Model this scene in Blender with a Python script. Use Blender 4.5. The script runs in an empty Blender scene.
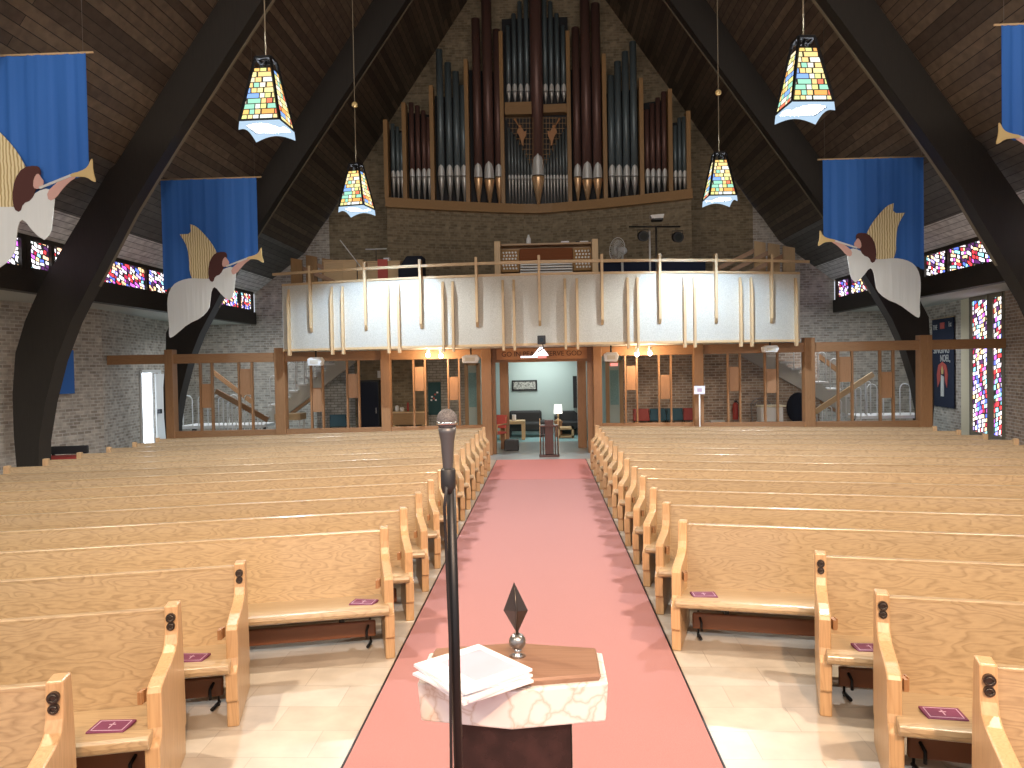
import bpy, math, random
from mathutils import Vector, Matrix
random.seed(7)
SC = bpy.context.scene
COL = SC.collection
R = math.radians

# ------------------------------------------------------------------ camera
F = 750.0
_a = Vector((32, 18, -F)).normalized()
_b = Vector((1032, 18 + 1000 * .018, -F))
_n = _b.cross(_a).normalized()
if _n.y < 0: _n = -_n
_w = _a.cross(_n)
CAMPOS = Vector((.1, 0, 2.1))
def ray(px, py):
    c = Vector((px - 512, 384 - py, -F))
    return Vector((_w.dot(c), _a.dot(c), _n.dot(c)))
def P(px, py, Y):
    "point of the place at distance Y down the nave"
    d = ray(px, py)
    return CAMPOS + d * (Y / d.y)
cd = bpy.data.cameras.new('camera')
cam = bpy.data.objects.new('camera', cd); COL.objects.link(cam)
cd.sensor_width = 36; cd.lens = F / 1024 * 36; cd.clip_start = .05; cd.clip_end = 200
m = Matrix((_w, _a, _n)).to_4x4(); m.translation = CAMPOS
cam.matrix_world = m
SC.camera = cam

# ------------------------------------------------------------------ materials
M = {}
def newmat(name, rough=.5, metal=0, base=(.5, .5, .5), emit=None, es=0, spec=.5, coat=0):
    mt = bpy.data.materials.new(name); mt.use_nodes = True
    nt = mt.node_tree; b = nt.nodes['Principled BSDF']
    b.inputs['Base Color'].default_value = (*base, 1)
    b.inputs['Roughness'].default_value = rough
    b.inputs['Metallic'].default_value = metal
    b.inputs['Specular IOR Level'].default_value = spec
    b.inputs['Coat Weight'].default_value = coat
    b.inputs['Coat Roughness'].default_value = .15
    if emit:
        b.inputs['Emission Color'].default_value = (*emit, 1)
        b.inputs['Emission Strength'].default_value = es
    M[name] = mt
    return mt, nt, b
def nd(nt, t, **k):
    n = nt.nodes.new(t)
    for a, v in k.items(): setattr(n, a, v)
    return n
def ramp(nt, stops, mode='LINEAR'):
    n = nt.nodes.new('ShaderNodeValToRGB'); cr = n.color_ramp; cr.interpolation = mode
    while len(cr.elements) > 1: cr.elements.remove(cr.elements[-1])
    cr.elements[0].position = stops[0][0]; cr.elements[0].color = (*stops[0][1], 1)
    for p, c in stops[1:]:
        e = cr.elements.new(p); e.color = (*c, 1)
    return n
def mixc(nt, a, b, f, blend='MIX'):
    n = nt.nodes.new('ShaderNodeMix'); n.data_type = 'RGBA'; n.blend_type = blend
    for s, v in ((0, f), (6, a), (7, b)):
        if isinstance(v, bpy.types.NodeSocket): nt.links.new(v, n.inputs[s])
        elif isinstance(v, (int, float)): n.inputs[s].default_value = v
        else: n.inputs[s].default_value = (*v, 1)
    return n.outputs[2]
def math_(nt, op, a, b=0):
    n = nt.nodes.new('ShaderNodeMath'); n.operation = op
    for s, v in ((0, a), (1, b)):
        if isinstance(v, bpy.types.NodeSocket): nt.links.new(v, n.inputs[s])
        else: n.inputs[s].default_value = v
    return n.outputs[0]

def wood(name, dark, light, axis='x', rough=.38, ring=7, var=.12, coat=0, spec=.5, contrast=1.0, size=1.0):
    "grain running along the given axis of the part"
    mt, nt, b = newmat(name, rough, spec=spec, coat=coat)
    tc = nd(nt, 'ShaderNodeTexCoord'); oi = nd(nt, 'ShaderNodeObjectInfo')
    add = nd(nt, 'ShaderNodeVectorMath', operation='ADD')
    sc = nd(nt, 'ShaderNodeVectorMath', operation='SCALE'); sc.inputs[3].default_value = 13.0
    comb = nd(nt, 'ShaderNodeCombineXYZ')
    for i in range(3): nt.links.new(oi.outputs['Random'], comb.inputs[i])
    nt.links.new(comb.outputs[0], sc.inputs[0])
    nt.links.new(tc.outputs['Object'], add.inputs[0]); nt.links.new(sc.outputs[0], add.inputs[1])
    mp = nd(nt, 'ShaderNodeMapping')
    s = [3.6, 3.6, 3.6]; s['xyz'.index(axis)] = .30
    mp.inputs['Scale'].default_value = [q / size for q in s]
    nt.links.new(add.outputs[0], mp.inputs[0])
    n1 = nd(nt, 'ShaderNodeTexNoise'); n1.inputs['Scale'].default_value = 2.2; n1.inputs['Detail'].default_value = 2
    nt.links.new(mp.outputs[0], n1.inputs[0])
    rings = math_(nt, 'FRACT', math_(nt, 'MULTIPLY', n1.outputs[0], ring * 2.2))
    rr = ramp(nt, [(0, (.35,) * 3), (.25, (.75,) * 3), (.8, (.95,) * 3), (1, (.35,) * 3)])
    nt.links.new(rings, rr.inputs[0])
    mp2 = nd(nt, 'ShaderNodeMapping'); s2 = [90, 90, 90]; s2['xyz'.index(axis)] = 2.0
    mp2.inputs['Scale'].default_value = s2
    nt.links.new(add.outputs[0], mp2.inputs[0])
    n2 = nd(nt, 'ShaderNodeTexNoise'); n2.inputs['Scale'].default_value = 1.0; n2.inputs['Detail'].default_value = 3
    nt.links.new(mp2.outputs[0], n2.inputs[0])
    f = math_(nt, 'ADD', math_(nt, 'MULTIPLY', rr.outputs[0], .5 * contrast), math_(nt, 'MULTIPLY', n2.outputs[0], .7))
    c = mixc(nt, dark, light, f)
    tint = ramp(nt, [(0, (1 - var,) * 3), (1, (1 + var * .6, 1 + var * .5, 1 + var * .4))])
    nt.links.new(oi.outputs['Random'], tint.inputs[0])
    c = mixc(nt, c, tint.outputs[0], 1.0, 'MULTIPLY')
    nt.links.new(c, b.inputs['Base Color'])
    return mt

def uvbrick(name, c1, c2, mortar, bw, bh, ms, rough=.85, rows=None, var=.5, dark=None, bias=0):
    mt, nt, b = newmat(name, rough)
    uv = nd(nt, 'ShaderNodeTexCoord')
    br = nd(nt, 'ShaderNodeTexBrick')
    br.inputs['Scale'].default_value = 1; br.inputs['Brick Width'].default_value = bw; br.inputs['Row Height'].default_value = bh
    br.inputs['Mortar Size'].default_value = ms; br.inputs['Bias'].default_value = bias
    br.inputs['Mortar Smooth'].default_value = .2
    br.inputs['Color1'].default_value = (*c1, 1); br.inputs['Color2'].default_value = (*c2, 1); br.inputs['Mortar'].default_value = (*mortar, 1)
    nt.links.new(uv.outputs['UV'], br.inputs['Vector'])
    n = nd(nt, 'ShaderNodeTexNoise'); n.inputs['Scale'].default_value = 6; n.inputs['Detail'].default_value = 5
    nt.links.new(uv.outputs['UV'], n.inputs[0])
    r = ramp(nt, [(.3, (1 - var * .5,) * 3), (.7, (1 + var * .3,) * 3)]); nt.links.new(n.outputs[0], r.inputs[0])
    c = mixc(nt, br.outputs[0], r.outputs[0], 1.0, 'MULTIPLY')
    nt.links.new(c, b.inputs['Base Color'])
    bp = nd(nt, 'ShaderNodeBump'); bp.inputs['Strength'].default_value = .35; bp.inputs['Distance'].default_value = .01
    inv = math_(nt, 'SUBTRACT', 1.0, br.outputs[1]); nt.links.new(inv, bp.inputs['Height']); nt.links.new(bp.outputs[0], b.inputs['Normal'])
    return mt

def glasscells(name, cw, ch, pal, strength, lead=.08, warp=.0, leadcol=(.01, .01, .01), diag=0.0):
    "leaded glass: random blocks of coloured glass lit from behind, dark lead lines; uses UV metres"
    mt, nt, b = newmat(name, .3)
    tc = nd(nt, 'ShaderNodeTexCoord'); sp = nd(nt, 'ShaderNodeSeparateXYZ')
    nw = nd(nt, 'ShaderNodeTexNoise'); nw.inputs['Scale'].default_value = 2.4
    nt.links.new(tc.outputs['UV'], nw.inputs[0])
    mx = nd(nt, 'ShaderNodeVectorMath', operation='MULTIPLY_ADD')
    nt.links.new(nw.outputs['Color'], mx.inputs[0]); mx.inputs[1].default_value = (warp, warp, 0)
    nt.links.new(tc.outputs['UV'], mx.inputs[2]); nt.links.new(mx.outputs[0], sp.inputs[0])
    x0, y0 = sp.outputs[0], sp.outputs[1]
    y0 = math_(nt, 'ADD', y0, math_(nt, 'MULTIPLY', x0, diag))
    v = math_(nt, 'DIVIDE', y0, ch); fv = math_(nt, 'FLOOR', v)
    wn = nd(nt, 'ShaderNodeTexWhiteNoise', noise_dimensions='1D'); nt.links.new(fv, wn.inputs['W'])
    u = math_(nt, 'ADD', math_(nt, 'DIVIDE', x0, cw), math_(nt, 'MULTIPLY', wn.outputs[0], 7.3))
    # uneven widths
    u = math_(nt, 'ADD', u, math_(nt, 'MULTIPLY', math_(nt, 'SINE', math_(nt, 'MULTIPLY', u, 2.1)), .32))
    fu = math_(nt, 'FLOOR', u)
    cb = nd(nt, 'ShaderNodeCombineXYZ'); nt.links.new(fu, cb.inputs[0]); nt.links.new(fv, cb.inputs[1])
    w2 = nd(nt, 'ShaderNodeTexWhiteNoise', noise_dimensions='2D'); nt.links.new(cb.outputs[0], w2.inputs['Vector'])
    k = len(pal); rp = ramp(nt, [(i / k, c) for i, c in enumerate(pal)], 'CONSTANT'); nt.links.new(w2.outputs['Value'], rp.inputs[0])
    def edge(t):
        f = math_(nt, 'FRACT', t)
        d = math_(nt, 'MINIMUM', f, math_(nt, 'SUBTRACT', 1.0, f))
        return math_(nt, 'GREATER_THAN', d, lead)
    msk = math_(nt, 'MULTIPLY', edge(u), edge(v))
    c = mixc(nt, leadcol, rp.outputs[0], msk)
    nt.links.new(c, b.inputs['Emission Color']); b.inputs['Emission Strength'].default_value = strength
    b.inputs['Base Color'].default_value = (.02, .02, .02, 1)
    return mt

def noisy(name, c1, c2, scale, rough=.6, detail=4, lo=.35, hi=.65, coat=0, spec=.5, bump=0, uv=False):
    mt, nt, b = newmat(name, rough, coat=coat, spec=spec)
    tc = nd(nt, 'ShaderNodeTexCoord'); n = nd(nt, 'ShaderNodeTexNoise')
    n.inputs['Scale'].default_value = scale; n.inputs['Detail'].default_value = detail
    nt.links.new(tc.outputs['UV' if uv else 'Object'], n.inputs[0])
    r = ramp(nt, [(lo, c1), (hi, c2)]); nt.links.new(n.outputs[0], r.inputs[0])
    nt.links.new(r.outputs[0], b.inputs['Base Color'])
    if bump:
        bp = nd(nt, 'ShaderNodeBump'); bp.inputs['Strength'].default_value = bump; bp.inputs['Distance'].default_value = .01
        nt.links.new(n.outputs[0], bp.inputs['Height']); nt.links.new(bp.outputs[0], b.inputs['Normal'])
    return mt

OAK_D, OAK_L = (.17, .105, .05), (.45, .325, .185)
wood('oak_x', OAK_D, OAK_L, 'x', rough=.30, contrast=1.35, coat=.35)
wood('oak_z', (.36, .20, .085), (.62, .40, .21), 'z', rough=.35)
wood('oak_y', OAK_D, OAK_L, 'y')
wood('trim_z', (.22, .10, .04), (.38, .20, .09), 'z', rough=.45)
wood('trim_x', (.22, .10, .04), (.38, .20, .09), 'x', rough=.45)
wood('blond', (.46, .30, .15), (.66, .47, .26), 'z', rough=.5)
wood('blond_x', (.46, .30, .15), (.66, .47, .26), 'x', rough=.5)
wood('organ_wood', (.27, .145, .055), (.44, .26, .11), 'z', rough=.4)
wood('organ_wood_x', (.27, .145, .055), (.44, .26, .11), 'x', rough=.4)
wood('console_red', (.16, .05, .02), (.30, .11, .05), 'x', rough=.35)
wood('arch_wood', (.012, .010, .008), (.034, .028, .022), 'z', rough=.5, ring=5, contrast=.5)
wood('fascia', (.022, .018, .014), (.045, .038, .03), 'y', rough=.55)
wood('lid_wood', (.20, .10, .06), (.36, .21, .14), 'x', rough=.3)
newmat('arch_edge', .5, base=(.22, .19, .13))
newmat('kneeler', .42, base=(.19, .07, .03))
newmat('black_metal', .4, metal=.6, base=(.02, .02, .022))
newmat('black', .5, base=(.012, .012, .014))
newmat('dark_cloth', .9, base=(.012, .016, .03))
newmat('bronze', .35, metal=.9, base=(.09, .075, .065))
newmat('silver', .22, metal=1, base=(.62, .62, .6))
newmat('mouth_silver', .4, metal=.35, base=(.78, .78, .75))
newmat('foot_grey', .38, metal=.5, base=(.50, .49, .46))
newmat('pewter', .32, metal=.9, base=(.30, .29, .28))
newmat('brass_foot', .35, metal=.55, base=(.85, .55, .30))
newmat('pipe_blue', .42, metal=.35, base=(.15, .19, .205))
newmat('pipe_brown', .42, metal=.3, base=(.16, .085, .07))
newmat('pipe_small', .42, metal=.35, base=(.20, .23, .235))
newmat('white', .5, base=(.78, .78, .76))
newmat('paper', .7, base=(.86, .85, .88))
newmat('pink_paper', .7, base=(.60, .44, .54))
newmat('cream_paint', .6, base=(.62, .58, .48))
newmat('stringer', .5, base=(.52, .51, .46))
newmat('teal_wall', .8, base=(.46, .56, .54))
noisy('teal_carpet', (.20, .36, .38), (.28, .46, .48), 30, .9)
newmat('sofa', .6, base=(.02, .022, .025))
newmat('purple', .55, base=(.16, .03, .09))
newmat('purple_trim', .5, base=(.55, .38, .50))
newmat('red', .5, base=(.42, .05, .04))
newmat('blue_chair', .6, base=(.03, .11, .16))
newmat('gold_cloth', .7, base=(.68, .50, .22))
newmat('robe', .8, base=(.66, .68, .66))
newmat('skin_cloth', .8, base=(.70, .42, .36))
newmat('hair_cloth', .8, base=(.09, .03, .025))
newmat('soffit', .7, base=(.50, .50, .45))
newmat('sign_wood', .5, base=(.50, .24, .10))
newmat('sign_letter', .6, base=(.09, .035, .015))
newmat('glass_dark', .08, base=(.02, .03, .035))
newmat('bulb', .3, emit=(1, .9, .78), es=30)
newmat('daylight', .3, emit=(.80, .9, 1), es=5)
newmat('lamp_glow', .9, base=(0, 0, 0), spec=0, emit=(.60, .80, 1.0), es=.95)
newmat('lampshade', .3, emit=(1, .97, .9), es=1.5)
newmat('red_glow', .3, emit=(1, .1, .08), es=.9)
newmat('white_glow', .3, emit=(1, .9, .92), es=2.0)
newmat('navy_cloth', .85, base=(.012, .02, .05))
newmat('pale_red', .7, base=(.55, .10, .08))
newmat('teal_board', .7, base=(.015, .07, .08))
newmat('reveal', .8, base=(.85, .78, .58))
wood('infill', (.26, .12, .05), (.40, .21, .10), 'z', rough=.45)
noisy('parapet', (.50, .475, .40), (.585, .56, .485), 55, .75, lo=.42, hi=.58, bump=.25)
noisy('carpet_red', (.38, .165, .15), (.48, .235, .215), 260, .95, lo=.3, hi=.7, bump=.3)
# blue banner cloth, golden wing with pleats
def cloth(name, c, fold=.25, sc=9):
    mt, nt, b = newmat(name, .75)
    tc = nd(nt, 'ShaderNodeTexCoord'); mp = nd(nt, 'ShaderNodeMapping'); mp.inputs['Scale'].default_value = (sc, 1, .6)
    nt.links.new(tc.outputs['Object'], mp.inputs[0])
    n = nd(nt, 'ShaderNodeTexNoise'); n.inputs['Scale'].default_value = 1.3; nt.links.new(mp.outputs[0], n.inputs[0])
    b.inputs['Base Color'].default_value = (*c, 1)
    bp = nd(nt, 'ShaderNodeBump'); bp.inputs['Strength'].default_value = fold; bp.inputs['Distance'].default_value = .06
    nt.links.new(n.outputs[0], bp.inputs['Height']); nt.links.new(bp.outputs[0], b.inputs['Normal'])
cloth('banner_blue', (.035, .16, .54), .12, 6)
cloth('robe_cloth', (.80, .83, .81), .12, 9)
mt, nt, b = newmat('wing', .7)
tc = nd(nt, 'ShaderNodeTexCoord'); wv = nd(nt, 'ShaderNodeTexWave'); wv.inputs['Scale'].default_value = 7; wv.inputs['Distortion'].default_value = 3
nt.links.new(tc.outputs['Object'], wv.inputs[0])
rp = ramp(nt, [(0, (.46, .32, .13)), (.45, (.82, .68, .36)), (1, (.90, .80, .52))]); nt.links.new(wv.outputs[0], rp.inputs[0]); nt.links.new(rp.outputs[0], b.inputs['Base Color'])
# marble
mt, nt, b = newmat('marble', .25)
tc = nd(nt, 'ShaderNodeTexCoord'); n0 = nd(nt, 'ShaderNodeTexNoise'); n0.inputs['Scale'].default_value = 4; n0.inputs['Detail'].default_value = 5
nt.links.new(tc.outputs['Object'], n0.inputs[0])
va = nd(nt, 'ShaderNodeVectorMath', operation='MULTIPLY_ADD'); nt.links.new(n0.outputs['Color'], va.inputs[0]); va.inputs[1].default_value = (.25,) * 3; nt.links.new(tc.outputs['Object'], va.inputs[2])
vo = nd(nt, 'ShaderNodeTexVoronoi', feature='DISTANCE_TO_EDGE'); vo.inputs['Scale'].default_value = 11; nt.links.new(va.outputs[0], vo.inputs[0])
rp = ramp(nt, [(0, (.56, .48, .42)), (.02, (.64, .60, .56)), (.10, (.74, .73, .72))]); nt.links.new(vo.outputs[0], rp.inputs[0])
n3 = nd(nt, 'ShaderNodeTexNoise'); n3.inputs['Scale'].default_value = 3.2; nt.links.new(tc.outputs['Object'], n3.inputs[0])
r3 = ramp(nt, [(.60, (1, 1, 1)), (.72, (.86, .72, .58))]); nt.links.new(n3.outputs[0], r3.inputs[0])
nt.links.new(mixc(nt, rp.outputs[0], r3.outputs[0], 1.0, 'MULTIPLY'), b.inputs['Base Color'])
noisy('dark_marble', (.008, .007, .008), (.035, .018, .018), 9, .06, lo=.4, hi=.7)
# walls
uvbrick('brick', (.34, .29, .24), (.60, .54, .47), (.62, .58, .52), .20, .075, .011, dark=None)
uvbrick('brick_brown', (.20, .15, .09), (.33, .26, .165), (.30, .25, .17), .20, .075, .008)
uvbrick('brick_red', (.28, .19, .14), (.50, .37, .28), (.60, .54, .46), .20, .075, .010)
uvbrick('brick_pale', (.36, .34, .30), (.50, .48, .44), (.22, .20, .17), .20, .075, .010)
# roof boards
def boards(name, c1, c2, gap, w, L, rough):
    mt = uvbrick(name, c1, c2, gap, L, w, .007, rough, var=.6)
boards('roof_boards', (.070, .048, .034), (.19, .14, .095), (.006, .004, .003), .16, 6.5, .5)
boards('eave_boards', (.74, .74, .72), (.84, .84, .82), (.2, .2, .2), .14, 40.0, .45)  # pale strip beside the clerestory; window glow is put into its colour
# floor stone tiles
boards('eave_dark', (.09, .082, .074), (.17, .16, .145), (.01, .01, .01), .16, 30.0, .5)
mt = uvbrick('floor_stone', (.50, .42, .33), (.57, .51, .425), (.42, .35, .28), .61, .305, .003, .30, var=.25)
newmat('dark_tile', .3, base=(.30, .33, .33))
PAL_W = [(1, .97, .95), (.9, .55, .35), (.55, .12, .62), (1, .9, .95), (.85, .05, .06), (.10, .16, .75), (1, .8, .85), (.95, .62, .30), (.08, .02, .10), (.45, .35, .95), (1, 1, 1), (.35, .02, .05), (.30, .75, .85), (.9, .85, 1)]
PAL_L = [(1, .70, .28), (1, .86, .55), (1, .45, .12), (.9, .95, .85), (1, .62, .18), (.35, .75, .55), (1, .92, .75), (.95, .22, .12), (1, .78, .35), (.25, .45, .95), (1, .9, .4), (.8, .85, .3)]
glasscells('stained_glass', .15, .085, PAL_W, 2.4, lead=.15, warp=.22, diag=.3)
glasscells('stained_glass_tall', .12, .11, PAL_W, 2.6, lead=.12, warp=.16, diag=.25)
glasscells('lamp_glass', .105, .082, PAL_L, 1.35, lead=.08, leadcol=(.03, .02, .01))

# ------------------------------------------------------------------ mesh builder
ORG = {}
class MB:
    def __init__(s): s.v = []; s.f = []; s.mi = []; s.sm = []; s.uv = {}
    def poly(s, pts, mi=0, sm=False, uv=None):
        b = len(s.v); s.v += [Vector(p) for p in pts]; s.f.append(list(range(b, b + len(pts)))); s.mi.append(mi); s.sm.append(sm)
        if uv: s.uv[len(s.f) - 1] = uv
        return s
    def grid(s, rows, closed=False, sm=True, mi=0, cap=False):
        b = len(s.v); n = len(rows[0])
        for r in rows: s.v += [Vector(p) for p in r]
        for i in range(len(rows) - 1):
            for j in range(n if closed else n - 1):
                k = (j + 1) % n
                s.f.append([b + i * n + j, b + i * n + k, b + (i + 1) * n + k, b + (i + 1) * n + j]); s.mi.append(mi); s.sm.append(sm)
        if cap:
            s.f.append([b + j for j in range(n)][::-1]); s.mi.append(mi); s.sm.append(False)
            q = b + (len(rows) - 1) * n
            s.f.append([q + j for j in range(n)]); s.mi.append(mi); s.sm.append(False)
        return s
    def hexa(s, a, c, mi=0):
        "a: 4 bottom points, c: 4 top points"
        b = len(s.v); s.v += [Vector(p) for p in list(a) + list(c)]
        for q in ([3, 2, 1, 0], [4, 5, 6, 7], [0, 1, 5, 4], [1, 2, 6, 5], [2, 3, 7, 6], [3, 0, 4, 7]):
            s.f.append([b + i for i in q]); s.mi.append(mi); s.sm.append(False)
        return s
    def box(s, x0, x1, y0, y1, z0, z1, mi=0):
        return s.hexa([(x0, y0, z0), (x1, y0, z0), (x1, y1, z0), (x0, y1, z0)], [(x0, y0, z1), (x1, y0, z1), (x1, y1, z1), (x0, y1, z1)], mi)
    def beam(s, p, q, w, h, up=(0, 0, 1), mi=0):
        p, q = Vector(p), Vector(q); d = (q - p).normalized(); up = Vector(up)
        if abs(d.dot(up)) > .99: up = Vector((0, 1, 0))
        sx = d.cross(up).normalized() * (w / 2); sy = sx.cross(d).normalized() * (h / 2)
        return s.hexa([p - sx - sy, p + sx - sy, p + sx + sy, p - sx + sy], [q - sx - sy, q + sx - sy, q + sx + sy, q - sx + sy], mi)
    def prism(s, pts, axis, a0, a1, mi=0, sm=False):
        "outline of 2-D points swept along an axis"
        def put(p, a):
            if axis == 'x': return (a, p[0], p[1])
            if axis == 'y': return (p[0], a, p[1])
            return (p[0], p[1], a)
        A = [put(p, a0) for p in pts]; B = [put(p, a1) for p in pts]; n = len(pts); b = len(s.v)
        s.v += [Vector(p) for p in A + B]
        s.f.append(list(range(b, b + n))[::-1]); s.f.append(list(range(b + n, b + 2 * n))); s.mi += [mi, mi]; s.sm += [False, False]
        for i in range(n):
            j = (i + 1) % n; s.f.append([b + i, b + j, b + n + j, b + n + i]); s.mi.append(mi); s.sm.append(sm)
        return s
    def tube(s, pts, r, n=8, mi=0):
        pts = [Vector(p) for p in pts]; rows = []; prev = None
        rr = r if isinstance(r, (list, tuple)) else [r] * len(pts)
        for i, p in enumerate(pts):
            d = ((pts[min(i + 1, len(pts) - 1)] - pts[max(i - 1, 0)])).normalized()
            if prev is None:
                u = d.orthogonal().normalized()
            else:
                u = (prev - d * prev.dot(d)).normalized()
            prev = u; w = d.cross(u)
            rows.append([p + (u * math.cos(2 * math.pi * k / n) + w * math.sin(2 * math.pi * k / n)) * rr[i] for k in range(n)])
        return s.grid(rows, True, True, mi, True)
    def lathe(s, prof, c=(0, 0, 0), n=20, mi=0, sm=True):
        c = Vector(c)
        rows = [[c + Vector((r * math.cos(2 * math.pi * k / n), r * math.sin(2 * math.pi * k / n), z)) for k in range(n)] for r, z in prof]
        return s.grid(rows, True, sm, mi, True)
    def sphere(s, c, r, n=14, sq=(1, 1, 1), mi=0):
        c = Vector(c); k = 8
        rows = []
        for i in range(k + 1):
            t = math.pi * i / k; rad = max(.001, math.sin(t)) * r
            rows.append([c + Vector((rad * math.cos(2 * math.pi * j / n) * sq[0], rad * math.sin(2 * math.pi * j / n) * sq[1], -math.cos(t) * r * sq[2])) for j in range(n)])
        return s.grid(rows, True, True, mi, True)
    def build(s, name, mat, parent=None, world=False, bevel=0, loc=None, noshift=False):
        o = Vector((0, 0, 0))
        if parent is not None and world: o = ORG[parent.name]
        if parent is None and not noshift:
            xs = [p.x for p in s.v]; ys = [p.y for p in s.v]; zs = [p.z for p in s.v]
            o = Vector(((min(xs) + max(xs)) / 2, (min(ys) + max(ys)) / 2, min(zs)))
        me = bpy.data.meshes.new(name)
        me.from_pydata([tuple(p - o) for p in s.v], [], s.f)
        mats = mat if isinstance(mat, (list, tuple)) else [mat]
        for q in mats: me.materials.append(M[q])
        me.polygons.foreach_set('material_index', s.mi); me.polygons.foreach_set('use_smooth', s.sm)
        uvl = me.uv_layers.new(name='UVMap')
        for pi, p in enumerate(me.polygons):
            n = p.normal
            if pi in s.uv:
                for k, li in enumerate(p.loop_indices): uvl.data[li].uv = s.uv[pi][k]
                continue
            for li, vi in zip(p.loop_indices, p.vertices):
                q = s.v[vi]
                if abs(n.z) > .8: uvl.data[li].uv = (q.x, q.y)
                else:
                    t = Vector((-n.y, n.x, 0)).normalized(); uvl.data[li].uv = (q.dot(t), q.z)
        me.update()
        ob = bpy.data.objects.new(name, me); COL.objects.link(ob)
        if parent is not None: ob.parent = parent
        else:
            ob.location = o; ORG[ob.name] = o.copy()
        if loc is not None: ob.location = loc
        if bevel:
            bm_ = ob.modifiers.new('bevel', 'BEVEL'); bm_.width = bevel; bm_.segments = 2; bm_.limit_method = 'ANGLE'; bm_.angle_limit = R(40)
        return ob
def tag(o, label, cat, group=None, kind=None):
    o['label'] = label; o['category'] = cat
    if group: o['group'] = group
    if kind: o['kind'] = kind
    return o
def thing(name, label, cat, loc=(0, 0, 0), rz=0, group=None):
    o = bpy.data.objects.new(name, None); COL.objects.link(o); o.location = loc; o.rotation_euler = (0, 0, rz)
    ORG[o.name] = Vector(loc); o.empty_display_size = .1
    return tag(o, label, cat, group)
def struct(o): o['kind'] = 'structure'; return o
def kids(o): return [c for c in bpy.data.objects if c.parent == o]
def dup(o, loc, rz=0, label=None, extra=None):
    c = o.copy(); COL.objects.link(c); c.location = loc; c.rotation_euler = (0, 0, rz)
    if label: c['label'] = label
    ORG[c.name] = Vector(loc)
    for k in kids(o):
        q = k.copy(); COL.objects.link(q); q.parent = c
        for g in kids(k):
            h = g.copy(); COL.objects.link(h); h.parent = q
    return c
def text(s, name, mat, size, loc, rot, parent=None, depth=.004, sx=1):
    cu = bpy.data.curves.new(name, 'FONT'); cu.body = s; cu.size = size; cu.extrude = depth; cu.align_x = 'CENTER'; cu.align_y = 'CENTER'
    tmp = bpy.data.objects.new('tmp', cu); COL.objects.link(tmp)
    dg = bpy.context.evaluated_depsgraph_get(); me = bpy.data.meshes.new_from_object(tmp.evaluated_get(dg))
    bpy.data.objects.remove(tmp)
    ob = bpy.data.objects.new(name, me); COL.objects.link(ob); me.materials.clear(); me.materials.append(M[mat])
    ob.rotation_euler = rot; ob.scale = (sx, 1, 1)
    if parent: ob.parent = parent; ob.location = Vector(loc) - ORG[parent.name]
    else: ob.location = loc
    return ob
def light(name, kind, loc, power, color=(1, 1, 1), target=None, size=.1, **k):
    l = bpy.data.lights.new(name, kind); l.energy = power; l.color = color
    if kind == 'AREA': l.size = size
    elif kind == 'SUN': l.angle = size
    else: l.shadow_soft_size = size
    for a, v in k.items(): setattr(l, a, v)
    o = bpy.data.objects.new(name, l); COL.objects.link(o); o.location = loc
    if target is not None: o.rotation_euler = (Vector(target) - Vector(loc)).to_track_quat('-Z', 'Y').to_euler()
    return o
# ------------------------------------------------------------------ the setting
struct(MB().box(-13, 13, -4, 16.85, -.2, 0).build('floor', 'floor_stone', noshift=True))
struct(MB().box(-13, 13, 16.85, 20.8, -.2, 0).build('floor', 'dark_tile', noshift=True))
struct(MB().box(-13, 13, 20.8, 24.5, -.2, 0).build('floor', 'teal_carpet', noshift=True))
def platform():
    struct(MB().box(-8, 8, -4, 2.1, 0, .35).build('trim_1', 'carpet_red', noshift=True))
platform()

# roof: steep boarded slopes and flatter eaves
EX, EZ, KX, KZ, AZ = 9.05, 4.55, 7.4, 5.8, 16.5
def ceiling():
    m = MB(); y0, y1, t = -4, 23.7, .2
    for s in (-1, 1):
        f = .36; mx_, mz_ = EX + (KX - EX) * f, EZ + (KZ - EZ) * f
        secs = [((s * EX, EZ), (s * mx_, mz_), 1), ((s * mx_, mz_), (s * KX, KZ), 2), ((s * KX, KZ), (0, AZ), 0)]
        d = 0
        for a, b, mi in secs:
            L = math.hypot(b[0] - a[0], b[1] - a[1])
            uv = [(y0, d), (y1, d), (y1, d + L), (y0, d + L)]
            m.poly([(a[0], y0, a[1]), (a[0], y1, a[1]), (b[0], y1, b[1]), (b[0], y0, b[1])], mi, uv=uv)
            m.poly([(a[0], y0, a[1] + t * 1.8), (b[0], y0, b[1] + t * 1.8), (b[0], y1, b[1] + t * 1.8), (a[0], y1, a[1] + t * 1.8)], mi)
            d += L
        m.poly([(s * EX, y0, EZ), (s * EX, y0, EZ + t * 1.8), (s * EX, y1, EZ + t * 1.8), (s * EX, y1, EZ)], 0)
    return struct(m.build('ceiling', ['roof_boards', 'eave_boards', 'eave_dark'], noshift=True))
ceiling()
for s, side in ((-1, 'left'), (1, 'right')):
    lo, hi = sorted((s * 9.0, s * 9.22))
    b1 = MB().box(lo, hi, -4, 23.5, 3.58, 3.96).build('trim_2', 'fascia', noshift=True); struct(b1)
    lo, hi = sorted((s * 9.22, s * 13))
    struct(MB().box(lo, hi, -4, 23.5, 3.60, 3.75).build('ceiling_' + side, 'soffit', noshift=True))
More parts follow.
